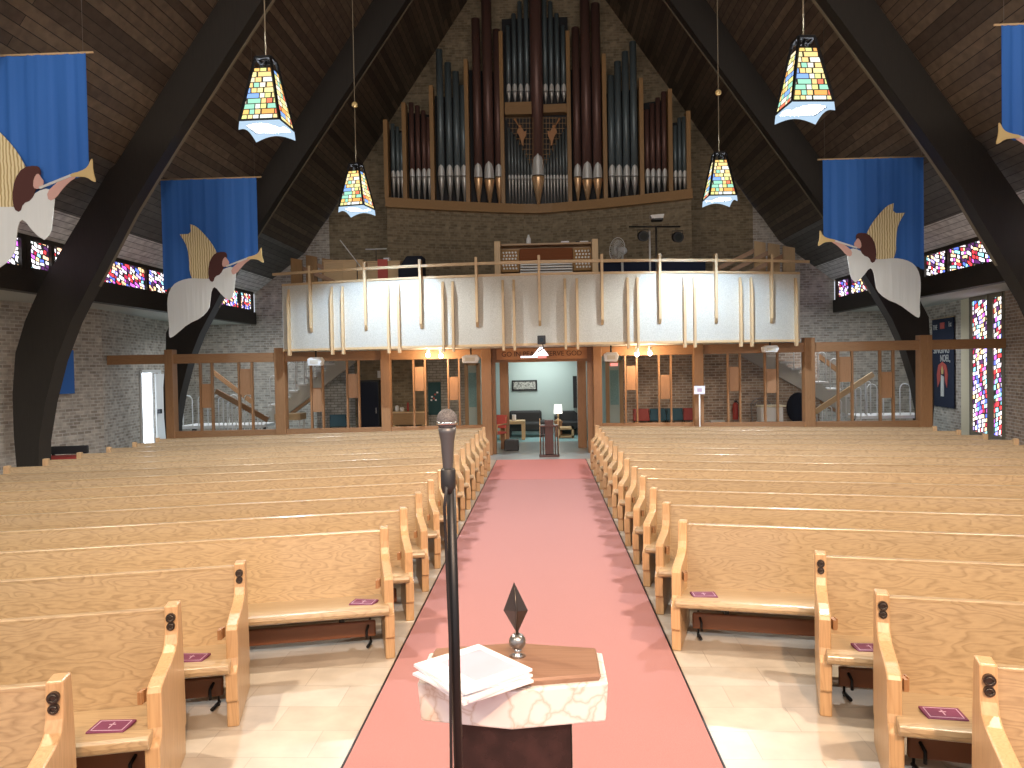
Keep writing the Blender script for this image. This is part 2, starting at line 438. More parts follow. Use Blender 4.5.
# clerestory windows, one per bay on each side
wn = 0
BAYS = [(8.3, 12.85), (13.0, 18.0), (18.42, 23.25)]
for s in (-1, 1):
    for (a, b) in BAYS:
        wn += 1
        lo, hi = sorted((s * 9.06, s * 9.10))
        w = MB().box(lo, hi, a, b, 3.96, 4.56).build('window_%d' % wn, 'stained_glass'); struct(w)
        f = MB(); fl, fh = sorted((s * 9.0, s * 9.14))
        f.box(fl, fh, a - .07, a + .05, 3.96, 4.6).box(fl, fh, b - .05, b + (.42 if b == 18.0 else .07), 3.96, 4.6)
        f.box(fl, fh, a + .06, b - .06, 3.96, 4.02).box(fl, fh, a + .06, b - .06, 4.5, 4.6)
        for t in (.13, .80):
            y = a + (b - a) * t; f.box(fl, fh, y - .05, y + .05, 4.02, 4.5)
        ORG[w.name] = Vector(w.location)
        f.build('window_frame', 'fascia', w, world=True)
# brick side walls
def wall(name, pts, z0, z1, mat, t=.2, side=1):
    m = MB(); d = 0
    n = len(pts)
    for i in range(n - 1):
        a, b = Vector((*pts[i], 0)), Vector((*pts[i + 1], 0))
        q = (b - a).normalized(); nn = Vector((-q.y, q.x, 0)) * t * side; L = (b - a).length
        m.hexa([a + Vector((0, 0, z0)), b + Vector((0, 0, z0)), b + nn + Vector((0, 0, z0)), a + nn + Vector((0, 0, z0))],
               [a + Vector((0, 0, z1)), b + Vector((0, 0, z1)), b + nn + Vector((0, 0, z1)), a + nn + Vector((0, 0, z1))])
    return struct(m.build(name, mat, noshift=True))
wall('wall_left', [(-10.4, 4), (-10.75, 14), (-10.15, 17)], 0, 3.6, 'brick', side=1)
wall('wall_left', [(-10.15, 17), (-10.55, 19.3)], 0, 3.6, 'brick', side=1)
wall('wall_left', [(-10.55, 19.3), (-10.81, 20.8)], 2.15, 3.6, 'brick', side=1)
wall('wall_left', [(-10.81, 20.8), (-11.05, 23.5)], 0, 3.6, 'brick', side=1)
wall('wall_right', [(9.7, 4), (9.75, 14), (10.48, 17.36)], 0, 3.6, 'brick_red', side=-1)
wall('wall_right', [(10.80, 19.75), (11.35, 23.5)], 0, 3.6, 'brick', side=-1)
wall('wall_right', [(10.67, 19.06), (10.80, 19.75)], 0, 3.6, 'reveal', side=-1)  # lit brick return; its brightness is put into the pale colour
# beam over the side windows
# tall stained glass strip windows
for i, (a, b) in enumerate((((10.50, 17.42), (10.55, 17.95)), ((10.57, 18.1), (10.66, 19.0)))):
    wn += 1
    w = MB()
    A, B = Vector((*a, 0)), Vector((*b, 0)); q = (B - A).normalized(); nn = Vector((q.y, -q.x, 0)) * .04
    def lift(p, z): return p + Vector((0, 0, z))
    w.hexa([lift(A, .3), lift(B, .3), lift(B + nn, .3), lift(A + nn, .3)], [lift(A, 3.5), lift(B, 3.5), lift(B + nn, 3.5), lift(A + nn, 3.5)])
    w = w.build('window_%d' % wn, 'stained_glass_tall'); struct(w); ORG[w.name] = Vector(w.location)
    f = MB()
    for e in (A, B): f.beam(lift(e, .05), lift(e, 3.6), .07, .12)
    f.beam(lift(A, .2), lift(B, .2), .1, .22).beam(lift(A, 3.54), lift(B, 3.54), .1, .1)
    f.build('window_frame', 'arch_edge', w, world=True)
# end wall
def endwall():
    y0, y1 = 23.5, 23.7
    struct(MB().prism([(-6.6, 2.54), (6.6, 2.54), (6.6, 6.9), (0, 16.6), (-6.6, 6.9)], 'y', y0, y1).build('wall_back', 'brick_brown', noshift=True))  # same brick as the sides; its dimmer light goes into the browner colour
    for s in (-1, 1):
        pts = [(s * 6.6, 0), (s * 12.4, 0), (s * 12.4, 3.6), (s * EX, 3.6), (s * EX, EZ + .1), (s * KX, KZ + .1), (s * 6.6, 6.9)]
        if s < 0: pts = pts[::-1]
        struct(MB().prism(pts, 'y', y0, y1).build('wall_back', 'brick', noshift=True))
endwall()
# walls under the gallery, with the lobby behind
struct(MB().box(-6.3, -5.2, 20.8, 21.0, 0, 2.5).build('wall_lobby', 'brick_pale', noshift=True))
struct(MB().box(-5.2, -3.15, 20.8, 21.0, 0, 2.5).build('wall_lobby', 'brick_brown', noshift=True))
struct(MB().box(-3.15, -2.05, 20.8, 21.0, 0, 2.5).build('wall_lobby', 'brick_pale', noshift=True))
struct(MB().box(2.25, 7.6, 20.8, 21.0, 0, 2.5).build('wall_lobby', 'brick_red', noshift=True))
struct(MB().box(-3.2, 3.2, 23.2, 23.4, 0, 2.5).build('wall_lobby', 'teal_wall', noshift=True))
struct(MB().box(-3.4, -3.2, 21.0, 23.4, 0, 2.5).build('wall_lobby', 'teal_wall', noshift=True))
struct(MB().box(3.2, 3.4, 21.0, 23.4, 0, 2.5).build('wall_lobby', 'teal_wall', noshift=True))

# left side door with daylight behind it, one leaf ajar
d = MB(); d.hexa([(-10.57, 19.35, .05), (-10.70, 20.1, .05), (-10.67, 20.1, .05), (-10.54, 19.35, .05)], [(-10.57, 19.35, 2.1), (-10.70, 20.1, 2.1), (-10.67, 20.1, 2.1), (-10.54, 19.35, 2.1)])
do = struct(d.build('door_1', 'daylight')); ORG[do.name] = Vector(do.location)
f = MB()
for a in ((-10.53, 19.32), (-10.66, 20.12), (-10.79, 20.82)): f.beam((*a, 0), (*a, 2.15), .06, .07)
f.beam((-10.53, 19.32, 2.15), (-10.79, 20.82, 2.15), .08, .08)
f.build('door_frame', 'white', do, world=True)
MB().beam((-10.60, 20.2, 1.05), (-10.42, 20.75, 1.05), .05, 2.05).build('door_leaf', 'white', do, world=True)
MB().box(-10.56, -10.48, 20.2, 20.3, .98, 1.1).build('door_handle', 'black_metal', do, world=True)

# ------------------------------------------------------------------ arches
INN = [(9.0, 0), (8.96, .9), (8.82, 1.6), (8.6, 2.35), (8.3, 3.05), (7.93, 3.7), (7.56, 4.34), (7.18, 5.0), (6.76, 5.63), (6.3, 6.3), (5.4, 7.58), (2.7, 11.4), (0, 15.25)]
OUT = [(9.36, 0), (9.42, 1.0), (9.42, 1.75), (9.34, 2.5), (9.14, 3.08), (8.84, 3.68), (8.25, 4.6), (7.85, 5.2), (7.42, 5.85), (7.03, 6.38), (5.9, 8.02), (2.95, 12.28), (0, 16.54)]
def arch(Y, label, cut=0):
    t = thing('timber_arch', label, 'arch', (0, Y, 0), group='laminated timber arches')
    m = MB(); y0, y1 = -.17, .17
    for s in (-1, 1):
        rows = []
        for a, b in zip(INN, OUT):
            b = (b[0] - (cut if b[1] < 2.6 else 0), b[1])
            rows.append([(s * a[0], y0, a[1]), (s * b[0], y0, b[1]), (s * b[0], y1, b[1]), (s * a[0], y1, a[1])])
        m.grid(rows, True, False, 0, True)
    m.build('arch_rib', 'arch_wood', t)
    e = MB()
    for s in (-1, 1):
        rows = []
        for i, a in enumerate(INN):
            w = .012
            rows.append([(s * (a[0] + .004), y1 - .07, a[1] - w), (s * (a[0] + .004), y1 + .012, a[1] - w), (s * (a[0] + .05), y1 + .012, a[1] + .03), (s * (a[0] + .05), y1 - .07, a[1] + .03)])
        e.grid(rows[5:], True, False, 0, True)
    e.build('edge_strip', 'arch_edge', t)
arch(3.2, 'dark laminated timber arch nearest the chancel, overhead')
arch(8.2, 'dark laminated timber arch over the front pews')
arch(13.2, 'dark curved timber arch crossing beside the near blue banners')
arch(18.2, 'dark curved timber arch standing just behind the glazed screen', .17)

# ------------------------------------------------------------------ carpet
tag(MB().box(-.99, .99, 2.1, 13.8, 0, .012).build('aisle_carpet', 'carpet_red'), 'long pinkish red carpet runner down the centre aisle', 'carpet')
newmat('carpet_far', .95, base=(.50, .19, .17))
tag(MB().box(-.99, .99, 13.8, 16.75, 0, .014).build('aisle_carpet', 'carpet_far'), 'short darker red carpet at the far end of the aisle', 'carpet')
for s in (-1, 1):
    tag(MB().box(s * .997 - .004, s * .997 + .004, 2.1, 16.75, 0, .016).build('edging_strip', 'black_metal'), 'thin dark edging strip along the %s side of the aisle carpet' % ('left' if s < 0 else 'right'), 'edging', 'carpet edging strips')

# ------------------------------------------------------------------ pews
PROF = [(-.53, 0), (-.53, .15), (-.56, .165), (-.56, .33), (-.515, .36), (-.50, .40), (-.50, .565), (-.485, .59), (-.42, .605), (-.28, .622), (-.17, .64), (-.12, .665), (-.098, .71), (-.09, .76), (-.085, .86), (.015, .86), (.035, .62), (.06, .17), (.03, .15), (.03, 0)]
TN = .2254
def pew(L, name, label, aisle):
    "local frame: x along the pew, facing -y, aisle end at x=0 or x=L; the ends stay square to the aisle"
    t = thing(name, label, 'pew'); EW = .068
    tn = .215 if aisle == 0 else .24; ta = R(17 if aisle == 0 else 15.5); sg = -1 if aisle == 0 else 1
    sh = lambda x: -tn * (x if aisle == 0 else L - x)
    def sweep(prof, x0, x1):
        m = MB().prism(prof, 'x', x0, x1)
        for p in m.v:
            x = p.x; p.x += sg * -p.y * math.tan(ta); p.y += sh(x)
        return m
    for x in (0, L - EW):
        q = MB().prism(PROF, 'x', 0, EW)
        if aisle: 
            for p in q.v: p.x -= EW
        q = q.build('end_panel', 'oak_z', t, loc=(x + (EW if aisle else 0), sh(x + (EW if aisle else 0)), 0), bevel=.008); q.rotation_euler = (0, 0, sg * ta)
    sweep([(-.10, .34), (-.065, .34), (-.0, .80), (.0, .835), (-.045, .835), (-.045, .81)], EW * .7, L - EW * .7).build('backrest', 'oak_x', t, bevel=.006)
    sweep([(-.565, .335), (-.585, .348), (-.59, .37), (-.582, .392), (-.56, .40), (-.50, .40), (-.06, .345), (-.06, .31)], EW * .55, L - EW * .55).build('seat', 'oak_x', t, bevel=.006)
    sweep([(-.27, .085), (-.23, .085), (-.23, .205), (-.27, .205)], .12, L - .12).build('kneeler', 'kneeler', t, bevel=.012)
    fx = lambda x, y: x + sg * -y * math.tan(ta)
    for x in (.35, L / 2, L - .35):
        MB().box(-.018, .018, -.26, -.08, .20, .33).build('bracket', 'black_metal', t, loc=(fx(x, -.2), sh(x), 0))
    for x in (.17, L - .17):
        m = MB().tube([(0, -.2, .2), (0, -.32, .15), (0, -.32, .09)], .010, 6).tube([(0, -.30, .02), (0, -.19, .02)], .012, 6).tube([(0, -.2, .2), (0, -.2, 0)], .008, 6)
        m.build('kneeler_leg', 'black_metal', t, loc=(fx(x, -.25), sh(x), 0))
    xa = EW + .012 if aisle == 0 else L - EW - .012
    m = MB().box(0, .022, -.028, .028, .49, .55).box(.022, .028, -.022, .022, .495, .556)
    m.build('cup_holder', 'trim_z', t, loc=(fx(xa, -.42) if aisle == 0 else fx(xa, -.42) - .042, sh(xa) - .40, 0))
    return t
ANG = R(12.7)
XO = 7.35
def rowdata():
    rows = [(3.01, 1.89, 3.18, 1.87, True), (3.97, 1.895, 4.12, 1.865, True), (4.83, 1.88, 4.97, 1.85, True)]
    rows += [(5.86 + .806 * k, 1.155, 6.0 + .795 * k, 1.155, False) for k in range(13)]
    return rows
ORD = ['first', 'second', 'third', 'fourth', 'fifth', 'sixth', 'seventh', 'eighth', 'ninth', 'tenth', 'eleventh', 'twelfth', 'thirteenth', 'fourteenth', 'fifteenth', 'sixteenth']
protos = {}
def emblem(t, x):
    cx0 = -.034 if x > 1 else .034
    m = MB()
    def disc(cx, cz, r):
        m.prism([(cx + r * math.cos(a * math.pi / 8), cz + r * math.sin(a * math.pi / 8)) for a in range(16)], 'y', -.105, -.085)
        m.tube([(cx + r * .6 * math.cos(a * math.pi / 6), -.108, cz + r * .6 * math.sin(a * math.pi / 6)) for a in range(13)], .004, 5)
    disc(cx0, .80, .024); disc(cx0, .755, .021)
    pan = [c for c in kids(t) if c.name.startswith('end_panel')]
    pan = min(pan, key=lambda c: c.location.x) if x < 1 else max(pan, key=lambda c: c.location.x)
    e = m.build('bronze_emblem', 'bronze', t); e.location = pan.location; e.rotation_euler = pan.rotation_euler
for i, (yl, xl, yr, xr, front) in enumerate(rowdata()):
    for s in (-1, 1):
        y, x0 = (yl, xl) if s < 0 else (yr, xr)
        L = XO - ((1.89 if s < 0 else 1.865) if front else 1.155)
        side = 'left' if s < 0 else 'right'
        if front: lab = '%s short oak pew from the front, %s of the aisle, with bronze emblem' % (ORD[i].capitalize(), side)
        elif i == 15: lab = 'Last oak pew before the glazed screen, %s of the aisle' % side
        else: lab = 'Oak pew %s of the aisle, %s row counted from the front' % (side, ORD[i])
        lab = lab[0].lower() + lab[1:]
        # anchored at its aisle end; the outer end stands nearer the chancel
        rz = 0
        loc = (x0, y, 0) if s > 0 else (-x0 - L, y, 0)
        key = (front, s)
        if key not in protos:
            p = pew(L, 'church_pew', lab, 0 if s > 0 else 1)
            if front: emblem(p, .035 if s > 0 else L - .035)
            protos[key] = p; p.location = loc; p.rotation_euler = (0, 0, rz); ORG[p.name] = Vector(loc)
        else: p = dup(protos[key], loc, rz, lab)
        p['group'] = 'oak pews left of the aisle' if s < 0 else 'oak pews right of the aisle'
        # purple hymnal on the seat by the aisle
        if i < 7:
            ux, uy = math.cos(rz), math.sin(rz)
            lx = (.30 if i > 3 else .22) + .03 * ((i * 7 + (s > 0) * 3) % 3)
            dy = -TN * lx
            if s < 0: lx = L - lx
            c = Vector(loc) + Vector((lx + (.13 if s < 0 else -.13), dy - .42, .389))
            hb = thing('hymnal', 'purple hymn book on the seat of the %s pew, %s of the aisle' % (ORD[i], side), 'book', c, rz + random.uniform(-.15, .15), 'purple hymn books on the pews')
            if 'hb' not in protos:
                MB().box(-.09, .09, -.065, .065, 0, .014).build('book_cover', 'purple', hb, bevel=.003); protos['hb'] = hb
                mm = MB()
                for q in ((-.074, .074, -.051, -.047), (-.074, .074, .047, .051), (-.076, -.072, -.051, .051), (.072, .076, -.051, .051), (-.003, .003, -.026, .03), (-.016, .016, .008, .014)): mm.box(*q, .0142, .0152)
                mm.build('gilt_border', 'purple_trim', hb)
            else:
                for k in kids(protos['hb']):
                    q = k.copy(); COL.objects.link(q); q.parent = hb

# ------------------------------------------------------------------ font, papers, microphone
def font():
    cx, cy = -.022, 2.57
    t = thing('baptismal_font', 'marble topped hexagonal font with a wooden lid and metal finial', 'font', (cx, cy, 0))
    def ring(w, d, e, z): return [(-w, -d, z), (0, -e, z), (w, -d, z), (w, d, z), (0, e, z), (-w, d, z)]
    MB().grid([ring(.305, .125, .185, .93), ring(.315, .13, .195, 1.06)], True, False, 0, True).build('marble_basin', 'marble', t, bevel=.006)
    MB().grid([ring(.16, .10, .15, 0), ring(.195, .11, .17, .05), ring(.195, .11, .17, .93)], True, False, 0, True).build('pedestal', 'dark_marble', t, bevel=.006)
    MB().grid([ring(.285, .112, .165, 1.06), ring(.292, .116, .17, 1.076), ring(.284, .11, .163, 1.084)], True, False, 0, True).build('lid', 'lid_wood', t)
    fx, fy = .012, .04
    MB().lathe([(.03, 1.084), (.014, 1.092), (.012, 1.10), (.016, 1.11)], (fx, fy, 0), 16).build('finial_stem', 'silver', t)
    MB().sphere((fx, fy, 1.135), .030, 18).build('finial_ball', 'pewter', t)
    z0, z1, z2 = 1.162, 1.245, 1.345
    m = MB(); w = .043
    a, b, c1, d = (fx, fy, z0), (fx - .004 + w, fy, z1), (fx - .008, fy, z2), (fx - .004 - w, fy, z1); fr, bk = (fx, fy - .012, z1), (fx, fy + .012, z1)
    for q in (fr, bk):
        seq = [a, b, c1, d]
        for k in range(4): m.poly([seq[k], seq[(k + 1) % 4], q] if q is fr else [seq[(k + 1) % 4], seq[k], q])
    m.tube([(fx, fy - .006, z0 - .01), (fx, fy - .014, z1), (fx - .006, fy - .004, z2 - .02)], [.006, .004, .002], 6)
    m.build('finial_blade', 'bronze', t)
font()
def sheets():
    k = 0
    base = [(-.125, 2.412, -.02, 'bottom white booklet of the paper pile on the font'), (-.13, 2.408, .10, 'second white sheet from the bottom of the paper pile on the font'), (-.138, 2.418, -.08, 'third white sheet of the paper pile on the font, just under the pink printed one'), (-.13, 2.415, .03, 'top white sheet with a pink printed area on the paper pile on the font')]
    for x, y, r, lab in base:
        o = thing('paper_sheet', lab, 'paper', (x - .02, y, 1.086 + k * .0105), R(-50) + r, 'papers on the font')
        MB().box(-.145, .145, -.133, .133, 0, .008).build('sheet', 'paper', o)
        if k == 3: MB().box(-.10, .10, -.06, .105, .008, .0088).build('pink_print', 'pink_paper', o)
        k += 1
sheets()
def mic():
    Y = 1.78
    top = P(446, 420, Y); b = P(456, 768, Y)
    x = P(453, 470, Y).x; xb = x + .0
    t = thing('microphone_stand', 'tall black microphone stand in front of the font', 'microphone stand', (xb, Y, .35))
    dx = -.012
    m = MB().tube([(0, 0, .02), (0, 0, .6)], .014, 12).build('lower_tube', 'black_metal', t)
    MB().tube([(0, 0, .6), (dx * .5, 0, 1.50)], .0115, 12).build('upper_tube', 'black_metal', t)
    MB().lathe([(.017, .55), (.019, .57), (.019, .63), (.014, .65)], (0, 0, 0), 14).build('clutch', 'black', t)
    MB().lathe([(.14, 0), (.14, .015), (.02, .025)], (0, 0, 0), 28).build('round_base', 'black_metal', t)
    MB().tube([(.0, -.013, .03), (-.02, -.016, .5), (-.013, -.016, 1.1), (-.02, -.018, 1.42), (-.012, -.03, 1.47)], .004, 6).build('cable', 'black', t)
    zt = top.z - .35
    MB().lathe([(.014, zt - .175), (.018, zt - .16), (.018, zt - .12), (.014, zt - .115)], (dx, 0, 0), 14).build('mic_clip', 'black', t)
    o = thing('microphone', 'silver grey ball head microphone held on the tall stand', 'microphone', (xb + dx, Y, .35 + zt))
    newmat('mic_grey', .4, metal=.5, base=(.10, .10, .105)); noisy('mic_mesh', (.05, .05, .055), (.16, .15, .15), 420, .6, spec=.2)
    MB().lathe([(.009, -.16), (.010, -.15), (.0165, -.05), (.0205, -.030), (.022, -.018)], (0, 0, 0), 18).build('handle', 'mic_grey', o)
    MB().sphere((0, 0, 0), .0255, 22, (1, 1, 1.08)).build('grille', 'mic_mesh', o)
    MB().lathe([(.0255, -.010), (.0264, -.008), (.0264, -.005), (.0255, -.003)], (0, 0, 0), 20).build('grille_band', 'silver', o)
mic()
# ------------------------------------------------------------------ gallery
def YB(x): return 16.0 + .95 * (x / 5.8) ** 2
GZ0, GZ1 = 2.54, 4.08
def gallery():
    t = thing('gallery_balcony', 'cream fronted choir gallery with slim wooden fins, across the back of the nave', 'balcony', (0, 16, GZ0))
    def at(x, off, z): return (x, YB(x) + off, z)
    xs = [-5.86 + 11.66 * i / 20 for i in range(21)]
    m = MB()
    rows = [[at(x, 0, GZ0 + .05), at(x, 0, GZ1 - .05), at(x, .12, GZ1 - .05), at(x, .12, GZ0 + .05)] for x in xs]
    m.grid(rows, True, False, 0, True); m.build('parapet_panel', 'parapet', t, world=True)
    m = MB(); rows = [[at(x, -.02, GZ1 - .05), at(x, -.02, GZ1), at(x, .15, GZ1), at(x, .15, GZ1 - .05)] for x in xs]
    m.grid(rows, True, False, 0, True); m.build('parapet_cap', 'blond_x', t, world=True)
    m = MB(); rows = [[at(x, -.015, GZ0), at(x, -.015, GZ0 + .05), at(x, .12, GZ0 + .05), at(x, .12, GZ0)] for x in xs]
    m.grid(rows, True, False, 0, True); m.build('bottom_trim', 'blond_x', t, world=True)
    # parapet side returns and slab
    for s in (-1, 1):
        a = s * 5.78
        lo, hi = sorted((a, a - s * .12))
        MB().box(lo, hi, YB(5.78) + .12, 19.2, GZ0, GZ1).build('side_parapet', 'parapet', t, world=True)
    m = MB()
    fr = [(x, YB(x) + .12) for x in xs]
    m.prism(fr + [(5.66, 19.2), (4.5, 19.2), (4.5, 23.5), (-4.5, 23.5), (-4.5, 19.2), (-5.66, 19.2)], 'z', GZ0, GZ0 + .2)
    m.build('floor_slab', 'cream_paint', t, world=True)
    # tall posts that carry the handrail
    post_px = [(311, 259, 334), (366, 260, 335), (421, 259, 335), (477, 257, 335), (539.5, 257, 333), (602, 254, 331), (659.5, 252, 330), (715.5, 252, 328), (771, 252, 327)]
    tops = []
    for px, y0, y1 in post_px:
        x = P(px, 300, 16.4).x; x = P(px, 300, YB(x)).x
        m = MB(); w = .028; yb = YB(x)
        m.prism([(yb - .02, 2.95), (yb - .10, 3.06), (yb - .13, 4.44), (yb + .10, 4.44), (yb + .14, 4.08), (yb + .0, 4.08)], 'x', x - w, x + w)
        m.build('rail_post', 'blond', t, world=True, bevel=.004)
        tops.append(x)
    for px in (288.5, 332, 343, 388.5, 399, 443, 453, 503, 514, 565, 577, 627.5, 637.5, 684, 694, 740, 751, 796):
        x = P(px, 300, 16.4).x; x = P(px, 300, YB(x)).x; w = .026; yb = YB(x)
        m = MB().prism([(yb + .01, 3.93), (yb - .03, 3.95), (yb - .115, 3.70), (yb - .115, 2.44), (yb + .01, 2.44)], 'x', x - w, x + w)
        m.build('fin', 'blond', t, world=True, bevel=.003)
    m = MB()
    pts = [(x, YB(x) - .09, 4.30) for x in [-6.05] + tops + [6.0]]
    for a, b in zip(pts, pts[1:]): m.beam(a, b, .05, .06)
    m.build('handrail', 'blond_x', t, world=True)
gallery()

# organ ---------------------------------------------------------------
def YO(x): return 23.05 - 1.5 * (abs(x) / 4.4) ** 1.3
def PO(px, py):
    Y = 22.5
    for _ in range(5):
        p = P(px, py, Y); Y = YO(p.x)
    return P(px, py, Y)
def organ():
    xs = [-4.36 + 8.72 * i / 20 for i in range(21)]
    # brick plinth the organ stands on
    m = MB()
    fr = [(x, YO(x) + .05) for x in xs]
    m.prism([(fr[0][0], 23.5)] + fr + [(fr[-1][0], 23.5)][:1], 'z', GZ0 + .2, 6.74)
    struct(m.build('wall_organ', 'brick_brown', noshift=True))
    t = thing('pipe_organ', 'tall pipe organ with grey and brown metal pipes in a wooden case', 'organ', (0, 22.8, 6.74))
    m = MB(); rows = [[(x, YO(x) - .14, 6.80), (x, YO(x) - .14, 7.02), (x, YO(x) + .45, 7.02), (x, YO(x) + .45, 6.80)] for x in xs]
    m.grid(rows, True, False, 0, True); m.build('case_sill', 'organ_wood_x', t, world=True)
    m = MB(); rows = [[(x, YO(x) - .2, 6.74), (x, YO(x) - .2, 6.80), (x, YO(x) + .1, 6.80), (x, YO(x) + .1, 6.74)] for x in xs]
    m.grid(rows, True, False, 0, True); m.build('case_moulding', 'organ_wood_x', t, world=True)
    posts = [(387.5, 121), (406, 104), (433.5, 87), (468.5, 61), (503.5, 33), (570, 32), (605.5, 55), (642, 79), (670.5, 90), (688.5, 112)]
    for px, py in posts:
        p = PO(px, py); b = PO(px, 195)
        y = YO(b.x)
        MB().box(b.x - .06, b.x + .06, y - .13, y + .22, 7.0, p.z).build('case_post', 'organ_wood', t, world=True, bevel=.005)
    # dark backing between the posts
    for i in range(len(posts) - 1):
        a = PO(posts[i][0], 150); b = PO(posts[i + 1][0], 150)
        za = PO(*posts[i]).z; zb = PO(*posts[i + 1]).z
        zt = min(za, zb) + (-.15 if i != 4 else .6)
        ya, yb = YO(a.x) + .30, YO(b.x) + .30
        MB().hexa([(a.x, ya, 6.8), (b.x, yb, 6.8), (b.x, yb + .05, 6.8), (a.x, ya + .05, 6.8)], [(a.x, ya, zt), (b.x, yb, zt), (b.x, yb + .05, zt), (a.x, ya + .05, zt)]).build('backing_board', 'black', t, world=True)
    def pipe(px, ytop, ymouth, yfoot, r, mat, foot, dy=0.0, base=None):
        q = PO(px, ymouth); x = q.x; y = YO(x) + dy
        k = y / q.y
        def z(py): return P(px, py, y).z
        zt, zm = z(ytop), z(ymouth); zf = max(z(yfoot), 7.0) if base is None else base
        zt = min(zt, AZ - 1.45 * abs(x) - r * 2 - .35)
        xc = P(px, ymouth, y).x
        body = MB().lathe([(r, zm - .05), (r, zt)], (xc, y, 0), 14).build('pipe', mat, t, world=True)
        ORG[body.name] = ORG[t.name]
        mm = MB().lathe([(r * .22, zf), (r * 1.02, zm - .28 * (r / .15) - .02), (r * 1.04, zm - .26 * (r / .15))], (xc, y, 0), 14)
        mm.build('pipe_foot', foot, body, world=True)
        # pointed mouth shield
        h = .5 * (r / .15)
        rows = []
        for j in range(7):
            f = j / 6; w = math.sqrt(max(0, 1 - f ** 1.7)) * 1.25
            rows.append([(xc + math.sin(a * w) * (r + .006), y - math.cos(a * w) * (r + .006), zm - .24 * (r / .15) + h * f) for a in [-1, -.6, -.2, .2, .6, 1]])
        MB().grid(rows).build('pipe_mouth', 'mouth_silver', body, world=True)
        MB().lathe([(r * .96, zm - .27 * (r / .15)), (r * .96, zm - .2 * (r / .15))], (xc, y, 0), 14).build('pipe_slot', 'black', body, world=True)
    for px, yt in ((393.6, 124), (398.2, 127), (402.2, 133), (675.5, 126), (680, 118), (684.5, 117)): pipe(px, yt, 174, 203, .058, 'pipe_blue', 'foot_grey')
    for px, yt in ((412.5, 103), (418.6, 106), (424.4, 111), (429.3, 118), (647.6, 110), (653, 104), (658.7, 98), (664.6, 92)): pipe(px, yt, 173, 205, .072, 'pipe_brown', 'foot_grey')
    for px, yt in ((441.4, 50), (449.8, 63), (457.4, 72), (464.2, 86), (612, 76), (619, 62), (626.7, 52), (634.5, 42)): pipe(px, yt, 171, 206, .10, 'pipe_blue', 'foot_grey')
    for px, yt, r in ((478.3, 19, .125), (489.2, -12, .15), (498.9, 30, .115), (577.6, 28, .115), (587.2, -14, .15), (597.6, 4, .135)): pipe(px, yt, 171, 207, r, 'pipe_brown', 'brass_foot')
    pipe(538, -70, 166, 205, .19, 'pipe_brown', 'brass_foot', dy=-.12)
    zb = PO(517, 104).z
    for px, yt in ((508.8, 26), (514.8, 14), (520.8, 2), (527.2, -10), (545.6, -10), (551.6, 2), (557.7, 14), (563.8, 26)): pipe(px, yt, 88, 103, .068, 'pipe_blue', 'foot_grey', base=zb)
    for i in range(8):
        pipe(509.5 + i * 3.15, 128 + i * 4.2, 177, 205, .038, 'pipe_small', 'foot_grey', dy=.02)
        pipe(567.0 - i * 3.15, 128 + i * 4.2, 177, 205, .038, 'pipe_small', 'foot_grey', dy=.02)
    for a, b in ((505, 531.5), (543.5, 568.5)):
        p0, p1 = PO(a, 115), PO(b, 104)
        y = YO((p0.x + p1.x) / 2)
        MB().box(p0.x, p1.x, y - .14, y + .14, p0.z, p1.z).build('shelf_rail', 'organ_wood_x', t, world=True)
    # brass lattice with carved figures blowing horns
    for s, cx, edge in ((-1, 506, 533), (1, 569, 543)):
        m = MB(); 
        def q(px, py):
            p = P(px, py, 22.78); return p
        n = 9
        for i in range(n):
            px = cx + (edge - cx) * i / (n - 1)
            yb_ = 120 + 50 * (i / (n - 1)) ** 1.0
            m.beam(q(px, 117), q(px, yb_), .012, .012)
        for j in range(9):
            yy = 118 + j * 5.2
            st = max(0, (yy - 120) / 50)
            m.beam(q(cx + (edge - cx) * st, yy), q(edge, yy), .012, .012, up=(0, 1, 0))
        m.build('lattice', 'organ_wood', t, world=True)
        fg = MB()
        out = [(-1.5, 0), (-3, 2), (-3.6, 5), (-2, 6.5), (-.5, 10), (1.5, 17), (2.8, 18), (3.2, 12), (5.5, 8), (6, 3), (3.6, 4), (2.2, 1.5), (1.2, 0)]
        pts = []
        for a, b in out:
            p = P((520.5 - 0 * a if s < 0 else 553.5) + (a if s < 0 else -a), 128 + b, 22.62); pts.append((p.x, p.z))
        if s > 0: pts = pts[::-1]
        fg.prism(pts, 'y', 22.58, 22.64)
        hx = 520 if s < 0 else 554
        hp = P(hx, 126.5, 22.6); fg.sphere(hp, .055, 10)
        fg.tube([P(hx, 128, 22.58), P(hx - 2.5 if s < 0 else hx + 2.5, 124, 22.56), P(hx - 5.5 if s < 0 else hx + 5.5, 118.5, 22.54)], [.022, .014, .04], 8)
        fg.build('carved_figure', 'sign_wood', t, world=True)
organ()

